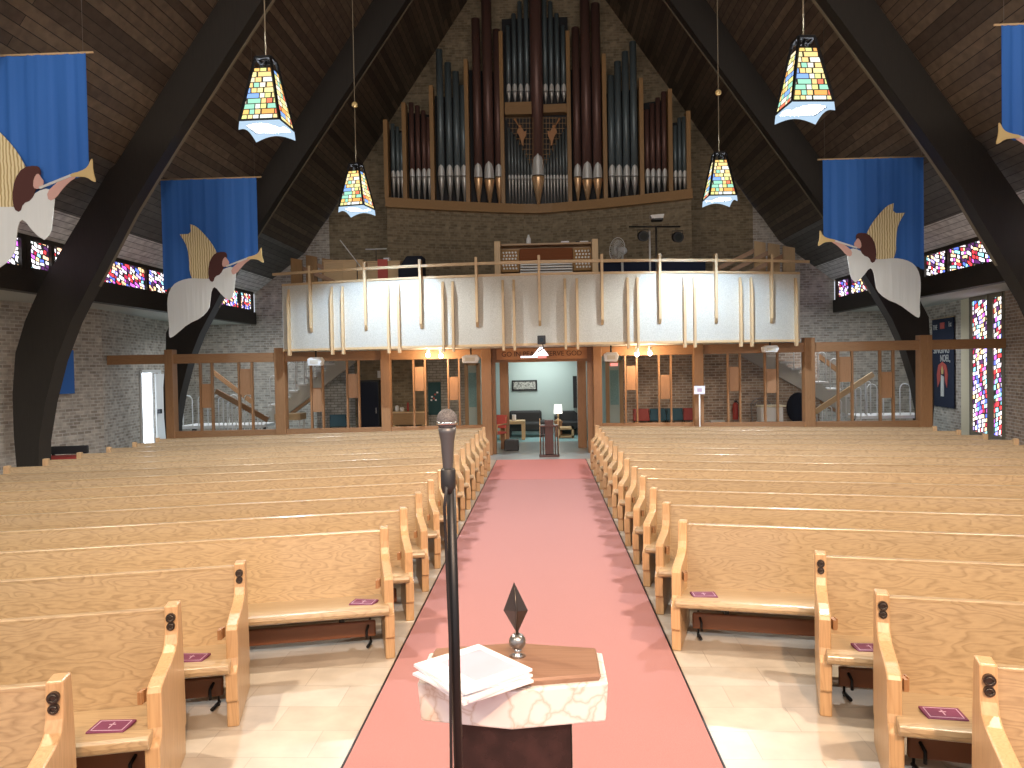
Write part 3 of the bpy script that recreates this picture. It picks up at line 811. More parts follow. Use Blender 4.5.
# organ console
def console():
    Y = 17.6; a, b = P(498.5, 270, Y), P(594, 245, Y); z0 = GZ0 + .2; zt = P(545, 245, Y).z
    t = thing('organ_console', 'wooden organ console with white drawknobs behind the gallery rail', 'organ console', ((a.x + b.x) / 2, Y, z0))
    w = (b.x - a.x) / 2; h = zt - z0
    for s in (-1, 1):
        MB().box(s * w - .07, s * w + .07, -.35, .45, 0, h + .06).build('side_panel', 'blond', t, bevel=.01)
    MB().box(-w + .07, w - .07, .30, .42, 0, h).build('back_panel', 'organ_wood_x', t)
    MB().box(-w + .07, w - .07, -.05, .42, h, h + .04).build('top', 'organ_wood_x', t)
    MB().hexa([(-.62, -.02, h - .35), (.62, -.02, h - .35), (.62, .28, h - .35), (-.62, .28, h - .35)], [(-.62, .16, h - .05), (.62, .16, h - .05), (.62, .28, h - .05), (-.62, .28, h - .05)]).build('music_desk', 'console_red', t)
    for s in (-1, 1):
        MB().hexa([(s * .85 - .22, -.1, h - .62), (s * .85 + .22, -.1, h - .62), (s * .85 + .22, .28, h - .62), (s * .85 - .22, .28, h - .62)], [(s * .85 - .22, .1, h - .08), (s * .85 + .22, .1, h - .08), (s * .85 + .22, .28, h - .08), (s * .85 - .22, .28, h - .08)]).build('jamb', 'organ_wood', t)
        jb = COL.objects[-1]
        jb = [o for o in kids(t) if o.name.startswith('jamb')][-1]
        kn = None
        for i in range(5):
            for j in range(6):
                z = h - .15 - j * .078; y = .1 - (h - .08 - z) * .37
                if kn is None: kn = MB().tube([(0, .01, 0), (0, -.04, 0)], .023, 8).build('drawknob', 'white', jb)
                else: kn = kn.copy(); COL.objects.link(kn)
                kn.location = (s * .85 - .15 + i * .072 + (j % 2) * .018, y, z)
    for j in range(4):
        MB().box(-.6, .6, -.30 + j * .07, -.12 + j * .07, h - .68 + j * .07, h - .65 + j * .07).build('keyboard', 'white', t)
    MB().box(-w + .07, w - .07, -.1, .3, h - .78, h - .7).build('key_bed', 'organ_wood_x', t)
    MB().box(-.9, .9, -.32, .0, .30, .44).build('toe_board', 'organ_wood_x', t)
    def small(name, px, py, wd, hh, mat, lab, cat, yo=.15):
        p = P(px, py, Y + yo)
        o = MB().box(p.x - wd / 2, p.x + wd / 2, Y + yo - .05, Y + yo + .05, z0 + h + .042, z0 + h + .042 + hh); o = o.build(name, mat, bevel=.01); tag(o, lab, cat)
    b_ = P(528.5, 238, Y + .2)
    o = MB().lathe([(.055, 0), (.06, .02), (.055, .14), (.03, .19), (.02, .24)], (b_.x, Y + .2, z0 + h + .042), 16).build('white_jug', 'white'); tag(o, 'small white jug on top of the organ console', 'jug')
    small('tissue_box', 565, 243, .19, .06, 'paper', 'small white box on top of the organ console', 'box')
    small('music_book', 584, 243, .20, .05, 'lampshade' if False else 'white', 'white music book lying at the right end of the organ console', 'book')
    small('music_book', 577.5, 243, .09, .045, 'black', 'small black book lying at the right end of the organ console', 'book')
console()

def gallery_things():
    zf = GZ0 + .2
    # pedestal fan
    Y = 18.2; h = P(618, 250, Y)
    t = thing('pedestal_fan', 'white pedestal fan standing behind the gallery rail', 'fan', (h.x + .1, Y, zf))
    z = h.z - zf
    MB().lathe([(.22, 0), (.2, .03), (.03, .05)], n=20).build('base', 'white', t)
    MB().tube([(0, 0, .04), (0, 0, z - .1)], .03, 10).build('pole', 'white', t)
    MB().sphere((.02, 0, z - .02), .12, 14, (1, .8, .8)).build('motor', 'white', t)
    g = MB()
    for k in range(14):
        a = math.pi * k / 14
        g.tube([(-.16 + .04 * 0 + .035 * math.cos(b) * 0 - .05 * math.cos(b), .27 * math.sin(b) * math.cos(a), z + .27 * math.sin(b) * math.sin(a)) for b in [math.pi * j / 6 * 2 for j in range(7)]], .004, 4)
    g.tube([(-.16, .28 * math.cos(a * math.pi / 10), z + .28 * math.sin(a * math.pi / 10)) for a in range(21)], .009, 6)
    g.build('cage', 'white', t); 
    bl = MB()
    for k in range(3):
        a = 2 * math.pi * k / 3
        bl.poly([(-.15, .03 * math.cos(a), z + .03 * math.sin(a)), (-.13, .24 * math.cos(a - .5), z + .24 * math.sin(a - .5)), (-.17, .25 * math.cos(a + .4), z + .25 * math.sin(a + .4))])
    bl.build('blades', 'stringer', t)
    t.rotation_euler = (0, 0, R(35))
    # lighting stand
    Y = 17.4; c = P(656, 226, Y)
    t = thing('lighting_stand', 'black tripod T-bar stand behind the gallery rail carrying stage lamps', 'lighting stand', (c.x, Y, zf)); z = c.z - zf
    MB().tube([(0, 0, .2), (0, 0, z)], .022, 8).build('pole', 'pewter', t)
    MB().tube([(-.62, 0, z), (.55, 0, z - .03)], .018, 8).build('cross_bar', 'black_metal', t)
    for k in range(3):
        a = 2 * math.pi * k / 3 + .3
        MB().tube([(0, 0, .75), (.45 * math.cos(a), .45 * math.sin(a), 0)], .013, 6).build('leg', 'white', t)
    for px, py, lab in ((643, 236, 'left black stage spotlight on the T-bar stand'), (677.5, 237, 'right black stage spotlight on the T-bar stand')):
        p = P(px, py, Y)
        l = thing('stage_spotlight', lab, 'stage light', p, 0, 'stage lamps on the T-bar stand')
        MB().tube([(0, .18, .03), (0, .12, .02), (0, -.14, -.03)], [.07, .12, .12], 16).build('housing', 'black', l)
        MB().tube([(0, -.143, -.03), (0, -.15, -.032)], .085, 16).build('lens', 'glass_dark', l)
        MB().tube([(-.12, 0, 0), (-.12, 0, .14), (.12, 0, .14), (.12, 0, 0)], .01, 6).build('yoke', 'black_metal', l)
    p = P(657, 217, Y)
    l = thing('stage_floodlight', 'white topped flat floodlight mounted at the middle of the T-bar stand', 'stage light', p)
    MB().hexa([(-.13, -.1, -.05), (.13, -.1, -.05), (.13, .1, -.05), (-.13, .1, -.05)], [(-.17, -.12, .03), (.15, -.12, .05), (.15, .12, .05), (-.17, .12, .03)]).build('housing', 'white', l, bevel=.01)
    MB().box(-.12, .12, -.12, .12, -.09, -.05).build('mount', 'black', l)
    p = P(650, 262, 17.6)
    t = thing('white_pole', 'thin white pole leaning beside the T-bar lighting stand', 'pole', (p.x, 17.6, zf))
    MB().tube([(0, 0, 0), (0, 0, P(650, 231, 17.6).z - zf)], .022, 8).build('pole', 'white', t)
    # navy cloth covered rail behind
    a, b = P(597, 278, 18.9), P(703, 262, 18.9)
    t = thing('draped_table', 'long table under a navy cloth behind the fan', 'table', ((a.x + b.x) / 2, 18.9, zf))
    w = (b.x - a.x) / 2
    hh = b.z - zf
    MB().box(-w, w, -.3, .3, hh - .03, hh).box(-w, w, -.3, -.28, .05, hh - .03).build('cloth', 'navy_cloth', t, bevel=.01)
    for s in (-1, 1): MB().box(s * (w - .1) - .02, s * (w - .1) + .02, -.2, .2, 0, hh - .03).build('leg', 'black_metal', t)
    # left cupboards
    def cup(x0, x1, y0, Y, lab, mat='blond_x', nm='low_cupboard'):
        a, b = P(x0, 283, Y), P(x1, y0, Y); w = (b.x - a.x) / 2; h = b.z - zf
        t = thing(nm, lab, 'cupboard', ((a.x + b.x) / 2, Y, zf))
        MB().box(-w, w, -.25, .25, .04, h - .03).build('body', mat, t); MB().box(-w - .02, w + .02, -.28, .27, h - .03, h).build('top', mat, t)
        MB().box(-w + .03, -.01, -.265, -.25, .1, h - .07).build('door', mat, t); MB().box(.01, w - .03, -.265, -.25, .1, h - .07).build('door', mat, t)
        MB().box(-w + .02, w - .02, -.2, .2, 0, .04).build('plinth', 'trim_x', t)
        return t, h
    cup(327, 365, 261, 18.3, 'pale grey wooden cupboard at the left end of the gallery')
    cup(366.5, 402, 262, 18.3, 'light brown wooden cupboard beside the pale one on the gallery')
    p = P(384, 262, 18.15); z = zf + (P(384, 262, 18.3).z - zf)
    tag(MB().box(p.x - .12, p.x + .12, 17.98, 18.02, 3.75, z + .02).build('red_poster', 'pale_red', loc=(p.x, 17.99, 3.75)), 'small red poster on the front of the light brown gallery cupboard', 'poster')
    q = P(387, 259, 18.3); tag(MB().box(q.x - .07, q.x + .07, 18.22, 18.38, 0, .09).build('small_white_box', 'paper', loc=(q.x, 18.3, z)), 'small white box standing on the light brown gallery cupboard', 'box')
    # speaker / covered thing
    a, b = P(400, 275, 17.7), P(424, 257, 17.7)
    t = thing('covered_equipment', 'dark covered equipment with a sloping front behind the gallery rail', 'equipment', ((a.x + b.x) / 2, 17.7, zf)); w = (b.x - a.x) / 2; h = b.z - zf
    MB().prism([(-w, 0), (w, 0), (w, h), (-w * .3, h), (-w, h - .3)], 'y', -.25, .25).build('cover', 'dark_cloth', t, bevel=.03)
    MB().box(-w - .02, w + .02, -.27, .27, 0, .08).build('base', 'black', t)
    # music stand and boom
    b1 = P(357, 262, 18.0); t = thing('boom_stand', 'slender boom microphone stand rising above the left gallery rail', 'microphone stand', (b1.x, 18, zf))
    MB().tube([(0, 0, 0), (0, 0, b1.z - zf)], .012, 6).build('pole', 'pewter', t)
    e = P(340, 240, 18.0) - b1; MB().tube([(e.x * -.2, 0, b1.z - zf - e.z * .2), (e.x, 0, b1.z - zf + e.z)], .014, 6).build('boom', 'white', t)
    for k in range(3):
        a = 2 * math.pi * k / 3; MB().tube([(0, 0, .12), (.3 * math.cos(a), .3 * math.sin(a), .01)], .01, 5).build('leg', 'pewter', t)
    b1 = P(376, 249, 19.5); t = thing('overhead_bar', 'thin horizontal bar on a stand against the dark wall', 'stand', (b1.x, 19.5, zf))
    MB().tube([(0, 0, 0), (0, 0, b1.z - zf)], .012, 6).build('pole', 'pewter', t); MB().tube([(-.28, 0, b1.z - zf), (.28, 0, b1.z - zf)], .015, 6).build('bar', 'white', t)
    # small clutter near the left-centre rail
    spots = [(436, 271, .10, .14, 'black', 'small black bag'), (452, 270, .09, .10, 'robe_cloth' if False else 'white', 'small pale bottle shaped carton'), (460, 269, .14, .13, 'gold_cloth', 'small tan carton'), (487, 272, .26, .10, 'red', 'dark red folded cushion')]
    for px, py, w, h, mat, lab in spots:
        p = P(px, py, 17.0); tt = MB().box(-w, w, -.12, .12, 0, h * 2).build(lab.split()[-1] if False else 'storage_carton' if 'carton' in lab else 'bag' if 'bag' in lab else 'cushion', mat, loc=(p.x, 17.0, 3.86), bevel=.02)
        tag(tt, lab + ' on the ledge behind the gallery rail', 'carton' if 'carton' in lab else 'bag' if 'bag' in lab else 'cushion')
    a, b = P(428, 273, 17.0), P(497, 273, 17.0)
    sh = thing('ledge_shelf', 'low dark shelf behind the gallery rail left of the console', 'shelf', ((a.x + b.x) / 2, 17.0, zf)); w = (b.x - a.x) / 2
    MB().box(-w, w, -.17, .17, 3.83 - zf, 3.858 - zf).build('shelf_board', 'trim_x', sh)
    for s in (-1, 1): MB().box(s * (w - .05) - .02, s * (w - .05) + .02, -.15, .15, 0, 3.83 - zf).build('leg', 'trim_z', sh)
    # stair balustrade boards at both ends
    for s, pts in ((-1, [(296, 258), (311, 255), (327, 258)]), (1, [(759, 241), (773, 243), (788, 246)])):
        base = P(pts[1][0], 270, 18.2)
        t = thing('stair_balustrade', 'row of broad wooden balustrade boards at the %s end of the gallery' % ('left' if s < 0 else 'right'), 'balustrade', (base.x, 18.2, zf))
        for i, (px, py) in enumerate(pts):
            Y = 17.9 + .35 * (i if s < 0 else 2 - i)
            p = P(px, py, Y); b0 = P(px, 280, Y)
            MB().prism([(p.x - .15, zf), (p.x + .15, zf), (p.x + .15, p.z - .05), (p.x - .12, p.z)], 'y', Y - .03, Y + .03).build('board', 'organ_wood' if s < 0 else 'blond', t, world=True)
            MB().beam((p.x, Y, p.z - .18), (p.x - s * .95, Y + .15, p.z - .62), .05, .10).build('sloping_rail', 'trim_x', t, world=True)
            MB().box(p.x - s * .95 - .04, p.x - s * .95 + .04, Y + .11, Y + .19, zf, p.z - .6).build('newel', 'trim_z', t, world=True)
gallery_things()

# ------------------------------------------------------------------ glazed screen
def YP(x): return 17.95 - .075 * abs(x)
BZ = (.56, .72)
def screen(side):
    s = -1 if side == 'left' else 1
    t = thing('glazed_screen', 'wooden framed open screen with staggered panels %s of the doorway' % side, 'screen', (s * 4, 17.7, 0))
    def at(px): 
        Y = 17.5
        for _ in range(5): Y = YP(P(px, 390, Y).x)
        return P(px, 390, Y)
    posts = [171.5, 281.5, 386.5, 487] if s < 0 else [597.5, 698, 808.5, 924]
    wds = [.19, .24, .22, .24] if s < 0 else [.20, .22, .23, .26]
    for px, w in zip(posts, wds):
        p = at(px); z = 2.54 if abs(p.x) < 5.6 else 2.64
        MB().box(p.x - w / 2, p.x + w / 2, p.y - .12, p.y + .12, 0, z).build('post', 'trim_z', t, world=True, bevel=.008)
    xi, xo = at(posts[-1] if s < 0 else posts[0]).x, s * (10.12 if s < 0 else 10.36)
    q = [Vector((xi, YP(xi), 0)), Vector((xo, YP(xo), 0))]
    dv = (q[1] - q[0])
    xe = at(posts[0] if s < 0 else posts[-1])
    for z, h, e in ((2.42, .22, q[1]), (.64, .16, xe), (.3, .5, xe)):
        d = 'trim_x'
        a = Vector((q[0].x, q[0].y, z)); b = Vector((e.x, YP(e.x), z))
        if h == .5: MB().beam(a, b, .05, .54).build('lower_board', d, t, world=True)
        else: MB().beam(a, b, .12, h).build('top_beam' if z > 2 else 'bottom_rail', d, t, world=True, bevel=.006)
    pairs = ([(201, 212.5, 384, 408), (239.5, 252.5, 369, 395), (311.5, 323, 388, 412), (347.5, 359, 374, 398), (414, 425.5, 367, 391), (448.5, 459.5, 377, 400)] if s < 0 else
             [(625.5, 637, 366, 390), (659, 671, 375, 399), (728, 740, 367, 391), (765, 777.5, 369, 393), (838, 852, 357, 382), (880, 893, 372, 398)])
    for x0, x1, y0, y1 in pairs:
        a, b = at(x0), at(x1)
        for p in (a, b): MB().box(p.x - .019, p.x + .019, p.y - .05, p.y + .05, .70, 2.34).build('mullion', 'trim_z', t, world=True)
        za, zb = P(x0, y1, a.y).z, P(x0, y0, a.y).z
        MB().hexa([(a.x + .03, a.y - .03, za), (b.x - .03, b.y - .03, za), (b.x - .03, b.y + .03, za), (a.x + .03, a.y + .03, za)], [(a.x + .03, a.y - .03, zb), (b.x - .03, b.y - .03, zb), (b.x - .03, b.y + .03, zb), (a.x + .03, a.y + .03, zb)]).build('infill_panel', 'infill', t, world=True)
screen('left'); screen('right')

def portal():
    t = thing('entrance_portal', 'wooden double doorway frame opening to the teal lobby', 'doorway', (0, 18.6, 0))
    for px in (505.3, 582.5):
        p = P(px, 440, 19.2)
        MB().box(p.x - .11, p.x + .11, 19.1, 19.35, 0, 2.54).build('jamb', 'trim_z', t, world=True, bevel=.006)
        s = -1 if px < 540 else 1
    a, b = P(505.3, 440, 19.2), P(582.5, 440, 19.2)
    MB().box(a.x - .3, b.x + .3, 19.12, 19.3, 2.28, 2.54).build('header', 'trim_x', t, world=True)
    for px in (493.5, 590):
        p = P(px, 400, 18.6); MB().box(p.x - .09, p.x + .09, 18.0 if px > 540 else 17.98, 18.25, 0, 2.54).build('side_post', 'trim_z', t, world=True)
    Y = 17.9; p0, p1 = P(496.5, 361.3, Y), P(587, 350.5, Y)
    o = thing('motto_board', 'wooden board lettered GO IN PEACE SERVE GOD above the doorway', 'sign', ((p0.x + p1.x) / 2, Y, 2.26))
    w = (p1.x - p0.x) / 2
    MB().box(-w, w, -.02, .02, 0, .27).build('board', 'sign_wood', o, bevel=.005)
    text('GO IN PEACE  SERVE GOD', 'lettering', 'sign_letter', .165, (o.location.x, Y - .024, 2.26 + .13), (R(90), 0, 0), o, .003, .98)
    # thin board behind that ties posts
    MB().box(P(487, 350, Y).x + .12, P(597, 350, Y).x - .1, 17.94, 18.0, 2.2, 2.54).build('transom', 'trim_x', t, world=True)
    # projector under the parapet and lit exit lamp
    p = P(541.5, 340, 15.75)
    pr = thing('projector', 'small black camera box hanging under the middle of the gallery front', 'camera', p)
    MB().box(-.085, .085, -.14, .14, -.09, .09).build('housing', 'black', pr, bevel=.012)
    MB().tube([(0, -.14, 0), (0, -.17, 0)], .045, 12).build('lens', 'glass_dark', pr)
    MB().tube([(.02, .0, -.09), (.05, .1, -.17), (-.08, .35, -.24)], .012, 6).build('cable', 'black', pr)
    MB().box(-.02, .02, .14, .26, -.02, .02).build('bracket', 'black_metal', pr)
    p = P(541, 353, 16.6)
    l = thing('glowing_lamp', 'bright white wedge lamp with a red strip hanging below the gallery front', 'lamp', p)
    MB().prism([(-.19, -.06), (.17, -.06), (.03, .13), (-.03, .13)], 'y', -.06, .06).build('white_wedge', 'white_glow', l)
    MB().box(-.08, .12, -.07, .07, -.115, -.062).build('red_strip', 'red_glow', l)
    MB().box(-.45, -.06, -.05, .03, -.10, -.062).build('tube_light', 'white_glow', l)
    MB().tube([(0, 0, .13), (0, 0, 2.54 - p.z)], .012, 6).build('hanger', 'black_metal', l)
portal()

# ------------------------------------------------------------------ under the gallery
def hoops(t, pts, w, h, mat='white'):
    "inverted U balusters of white tube"
    for p in pts:
        x, y, z = p; r = w / 2
        arc = [(x + r * math.cos(a), y, z + h - r + r * math.sin(a)) for a in [math.pi * k / 6 for k in range(7)]]
        MB().tube([(x + r, y, z)] + arc + [(x - r, y, z)], .014, 6).build('hoop_baluster', mat, t, world=True)
def stair(s):
    side = 'left' if s < 0 else 'right'
    t = thing('staircase', 'open white staircase with hoop balusters rising to the %s end of the gallery' % side, 'staircase', (s * 7, 20.3, 0))
    # upper flight: landing (outer) up to gallery (inner)
    if s < 0: a, b = P(272, 418, 20.3), P(352, 357, 20.3)
    else: a, b = P(850, 409, 20.3), P(742, 348, 20.3)
    b.z = min(b.z, 2.45)
    n = 9; d = b - a
    MB().beam(a, b, .12, .34).build('stringer', 'stringer', t, world=True)
    MB().beam(a + Vector((0, .7, 0)), b + Vector((0, .7, 0)), .12, .34).build('stringer', 'trim_x', t, world=True)
    hp = []
    for i in range(n):
        c = a + d * ((i + .5) / n); z = c.z + .24
        MB().box(c.x - .17, c.x + .17, 20.12, 21.05 if False else 20.75, z, z + .05).build('tread', 'white', t, world=True)
        MB().prism([(c.x - .1, z), (c.x + .1, z), (c.x + .04, z - .12), (c.x - .08, z - .12)], 'y', 20.25, 20.35).build('tread_bracket', 'stringer', t, world=True)
        if z + .8 < 2.5 or i < 5: hp.append((c.x, 20.14, z + .05))
    hoops(t, [(x, y, z) for x, y, z in hp[:]], .20, .78 if True else 0)
    # landing
    if s < 0: l0, l1 = P(188, 427, 20.3), P(270, 427, 20.3)
    else: l0, l1 = P(848, 425, 20.3), P(922, 430, 20.3)
    zl = .66
    MB().box(l0.x, l1.x, 19.75, 20.8, zl - .08, zl).build('landing', 'white', t, world=True)
    for x in (l0.x + .15, l1.x - .15): MB().box(x - .04, x + .04, 20.3, 20.4, 0, zl - .08).build('landing_leg', 'black_metal', t, world=True)
    k = 5 if s < 0 else 4
    hoops(t, [((l0.x + .25 if s < 0 else l1.x - .25) + (-s) * i * .42, 19.80, zl) for i in range(k)], .26, .82)
    # lower flight with brown handrail, in front
    if s < 0: a2, b2 = P(216, 391, 19.4), P(268, 420, 19.4)
    else: a2, b2 = P(873, 374, 19.4), P(815, 412, 19.4)
    MB().beam(a2, b2, .07, .13).build('handrail', 'trim_x' if s < 0 else 'blond_x', t, world=True)
    dd = b2 - a2
    hh = []
    for i in range(6):
        c = a2 + dd * ((i + .5) / 6); hh.append((c.x, 19.42, max(.1, c.z - .95)))
    hoops(t, hh, .13, .84)
    for i in range(4):
        c = a2 + dd * ((i + .5) / 4); z = max(.08, .5 - i * .16)
        MB().box(c.x - .16, c.x + .16, 19.4, 19.74, z - .05, z).build('tread', 'white', t, world=True)
        MB().box(c.x - .03, c.x + .03, 19.5, 19.6, 0, z - .05).build('tread_leg', 'black_metal', t, world=True)
    # upper handrail
    h0, h1 = (P(252, 402, 20.9), P(213, 372, 20.9)) if s < 0 else (P(808, 348, 20.9), P(850, 380, 20.9))
    MB().beam(h0, h1, .06, .12).build('handrail', 'trim_x', t, world=True)
stair(-1); stair(1)

def chair(name, loc, rz, seatmat, legmat, label, cat='chair', arms=False, group=None):
    t = thing(name, label, cat, loc, rz, group)
    MB().box(-.23, .23, -.23, .23, .42, .47).build('seat', seatmat, t, bevel=.015)
    MB().hexa([(-.22, .2, .55), (.22, .2, .55), (.22, .24, .55), (-.22, .24, .55)], [(-.22, .26, .88), (.22, .26, .88), (.22, .30, .88), (-.22, .30, .88)]).build('backrest', seatmat, t, bevel=.015)
    for x in (-.2, .2):
        for y in (-.2, .2):
            MB().tube([(x, y, .42), (x * 1.05, y * 1.1, 0)], .012, 6).build('leg', legmat, t)
        MB().tube([(x, .2, .44), (x, .26, .84)], .012, 6).build('back_upright', legmat, t)
        if arms: MB().tube([(x * 1.15, .22, .66), (x * 1.15, -.2, .66), (x * 1.15, -.22, .44)], .016, 6).build('armrest', legmat, t)
    return t
def under():
    p = P(334, 425, 19.6); chair('stacking_chair', (p.x, 19.9, 0), R(10), 'blue_chair', 'black_metal', 'blue stacking chair behind the left screen, under the stair')
    p = P(494, 435, 18.7); chair('red_chair', (p.x + .0, 18.75, 0), R(-30), 'pale_red', 'blond', 'red chair beside the left jamb of the doorway', arms=True)
    for i, (px, m_, lab) in enumerate(((643, 'red', 'red chair against the brick wall right of the doorway'), (660, 'blue_chair', 'left grey-blue chair in the row against the brick wall'), (677, 'blue_chair', 'right grey-blue chair in the row against the brick wall'), (694, 'red', 'dark red chair at the right end of the row by the brick wall'))):
        p = P(px, 420, 20.3); chair('lobby_chair', (p.x, 20.4, 0), 0, m_, 'black_metal', lab, group='chairs along the brick wall under the gallery')
    # black cabinet
    a, b = P(360, 430, 20.4), P(380.5, 380, 20.4); t = thing('black_cabinet', 'tall black cabinet beneath the stairs on the left', 'cabinet', ((a.x + b.x) / 2, 20.4, 0)); w = (b.x - a.x) / 2
    MB().box(-w, w, -.25, .25, .05, b.z).build('body', 'black', t); MB().box(-w + .02, w - .02, -.27, -.25, .1, b.z - .05).build('door', 'dark_cloth', t); MB().box(-w + .05, w - .05, -.2, .2, 0, .05).build('plinth', 'black_metal', t)
    MB().box(w - .09, w - .06, -.30, -.27, .9, 1.05).build('handle', 'pewter', t)
    p = P(379, 378, 20.6); o = tag(MB().box(-.07, .07, 20.72, 20.79, 0, .2).build('wall_box', 'white', loc=(p.x, 20.76, p.z)), 'small white box on the wall above the black cabinet', 'box')
    # table with things
    a, b = P(393, 425, 20.0), P(426, 411, 20.0); t = thing('side_table', 'small wooden table behind the left screen with jars on it', 'table', ((a.x + b.x) / 2, 20.1, 0)); w = (b.x - a.x) / 2; h = b.z
    MB().box(-w, w, -.3, .3, h - .04, h).build('tabletop', 'blond_x', t); MB().box(-w + .02, w - .02, -.26, .26, h - .35, h - .04).build('drawer_box', 'organ_wood_x', t)
    for x in (-1, 1):
        for y in (-1, 1): MB().box(x * (w - .06) - .03, x * (w - .06) + .03, y * .22 - .03, y * .22 + .03, 0, h - .35).build('leg', 'blond', t)
    for px, r, hh, mat, lab, nm in ((397, .05, .16, 'white', 'white jar at the left of the small wooden table', 'jar'), (402, .06, .11, 'white', 'short white bowl on the small wooden table', 'bowl'), (408, .03, .24, 'red', 'thin red candle on the small wooden table', 'candle')):
        p = P(px, 411, 20.0); tag(MB().lathe([(r * .8, 0), (r, hh * .3), (r, hh * .8), (r * .6, hh)], (0, 0, 0), 14).build(nm, mat, loc=(p.x, 20.0, h)), lab, nm)
    # small wooden desk at left of stairs
    t = thing('small_desk', 'small wooden desk beneath the left staircase', 'desk', (P(292, 425, 20).x, 19.9, 0)); 
    MB().box(-.35, .35, -.25, .25, .78, .95).build('desk_top', 'blond_x', t)
    MB().tube([(-.30, -.2, 0), (-.30, -.2, .78)], .02, 6).build('leg', 'white', t); MB().tube([(.30, -.2, 0), (.30, -.2, .74), (.24, -.2, .78)], .02, 6).build('leg', 'white', t)
    for x in (-.3, .3): MB().tube([(x, .2, 0), (x, .2, .78)], .02, 6).build('leg', 'white', t)
    # notice board
    p0, p1 = P(428.5, 415, 20.75), P(440.5, 382, 20.75); t = thing('notice_board', 'dark teal notice board with small notes on the lobby wall', 'notice board', ((p0.x + p1.x) / 2, 20.78, p0.z)); w = (p1.x - p0.x) / 2; h = p1.z - p0.z
    MB().box(-w, w, -.02, .02, 0, h).build('board', 'teal_board', t)
    for i, (u, v, mt_) in enumerate(((-.4, .55, 'paper'), (.1, .62, 'pale_red'), (.45, .68, 'paper'), (-.1, .5, 'pale_red'), (-.5, .45, 'paper'), (.2, .45, 'paper'))): MB().box(u * w - .025, u * w + .025, -.024, -.02, v * h - .02, v * h + .025).build('note', mt_, t)
    # lobby glimpses: framed doors
    for px0, px1, lab in ((467, 478, 'narrow pale teal door with white frame seen through the left screen'), (608, 621, 'narrow teal glazed door with wooden frame seen through the right screen')):
        p0, p1 = P(px0, 417, 20.7), P(px1, 362, 20.7); t = thing('lobby_door', lab, 'door', ((p0.x + p1.x) / 2, 20.74, .0)); w = (p1.x - p0.x) / 2; h = 2.15
        MB().box(-w, w, -.02, .02, 0, h).build('door_leaf', 'teal_wall', t); 
        MB().box(-w * .6, w * .6, -.03, -.02, 1.0, h - .2).build('door_glass', 'teal_carpet', t)
        for s in (-1, 1): MB().box(s * w - .05, s * w + .05, -.05, .05, 0, h + .06).build('frame_post', 'organ_wood', t)
        MB().box(-w, w, -.05, .05, h, h + .08).build('frame_head', 'organ_wood', t)
    # white units hung under the gallery
    for px, py, w, h, Y, lab in ((316, 361.5, .17, .16, 17.0, 'white ceiling speaker box under the left end of the gallery'), (471, 359, .20, .16, 17.2, 'white ceiling unit left of the doorway under the gallery'), (770, 349, .17, .13, 17.0, 'white ceiling speaker box under the right end of the gallery'), (611, 357, .17, .18, 17.2, 'white ceiling unit with a red strip right of the doorway')):
        p = P(px, py, Y); t = thing('ceiling_unit', lab, 'ceiling unit', p, 0, 'white units hanging under the gallery')
        MB().prism([(-w, h * .35), (-w * .5, h * .6), (w * .7, h * .6), (w, h * .15), (w * .75, -h * .6), (-w * .9, -h * .55)], 'y', -.12, .12).build('housing', 'white', t, bevel=.01)
        MB().box(-w * .6, w * .5, -.135, -.12, -h * .3, h * .2).build('grille', 'cream_paint', t)
        MB().tube([(0, 0, h * .5), (0, 0, 2.54 - p.z)], .02, 6).build('hanger', 'black_metal', t)
        if px == 611: MB().box(-.02, .14, -.13, .1, -h * .6 - .10, -h * .6 - .03).build('red_strip', 'red_glow', t)
    for px, py in ((428, 355), (441, 356), (637, 354.5), (650, 353.5)):
        p = P(px, py, 17.2); t = thing('downlight', {428: 'leftmost glowing spot bulb under the gallery', 441: 'second glowing spot bulb, left of the doorway', 637: 'third glowing spot bulb, just right of the doorway', 650: 'rightmost glowing spot bulb under the gallery'}[px], 'light', p, 0, 'glowing bulbs under the gallery')
        MB().sphere((0, 0, 0), .05, 12).build('bulb', 'bulb', t); MB().lathe([(.03, .04), (.045, .07), (.03, 2.54 - p.z)], n=12).build('socket', 'white', t)
        light('downlight_beam', 'POINT', (p.x, p.y - .02, p.z - .1), 26, (1, .72, .45), size=.05)
    # sign on pole
    p = P(710.5 - 0, 433, 16.9); p = P(699.5, 390, 16.9); t = thing('sign_on_pole', 'small white sign on a slim pale pole in front of the right screen post', 'sign', (p.x, 16.9, 0))
    MB().tube([(0, 0, .02), (0, 0, p.z - .1)], .016, 6).build('pole', 'white', t); MB().box(-.12, .12, -.012, .012, p.z - .09, p.z + .09).build('sign_plate', 'paper', t); MB().box(-.05, .05, -.014, -.012, p.z - .04, p.z + .04).build('purple_mark', 'pink_paper', t)
    MB().lathe([(.14, 0), (.14, .015), (.02, .03)], n=18).build('base', 'black_metal', t)
    # extinguisher
    p = P(736.5, 425, 20.5); t = thing('fire_extinguisher', 'red fire extinguisher by the brick wall behind the right screen', 'fire extinguisher', (p.x, 20.6, .55))
    MB().lathe([(.07, 0), (.075, .02), (.075, .40), (.03, .47)], n=16).build('cylinder', 'red', t); MB().box(-.03, .03, -.08, .03, .47, .52).build('valve', 'black', t); MB().tube([(.03, -.05, .5), (.1, -.05, .4), (.09, -.05, .12)], .012, 6).build('hose', 'black', t); MB().box(-.05, .05, .06, .2, .2, .3).build('wall_bracket', 'black_metal', t)
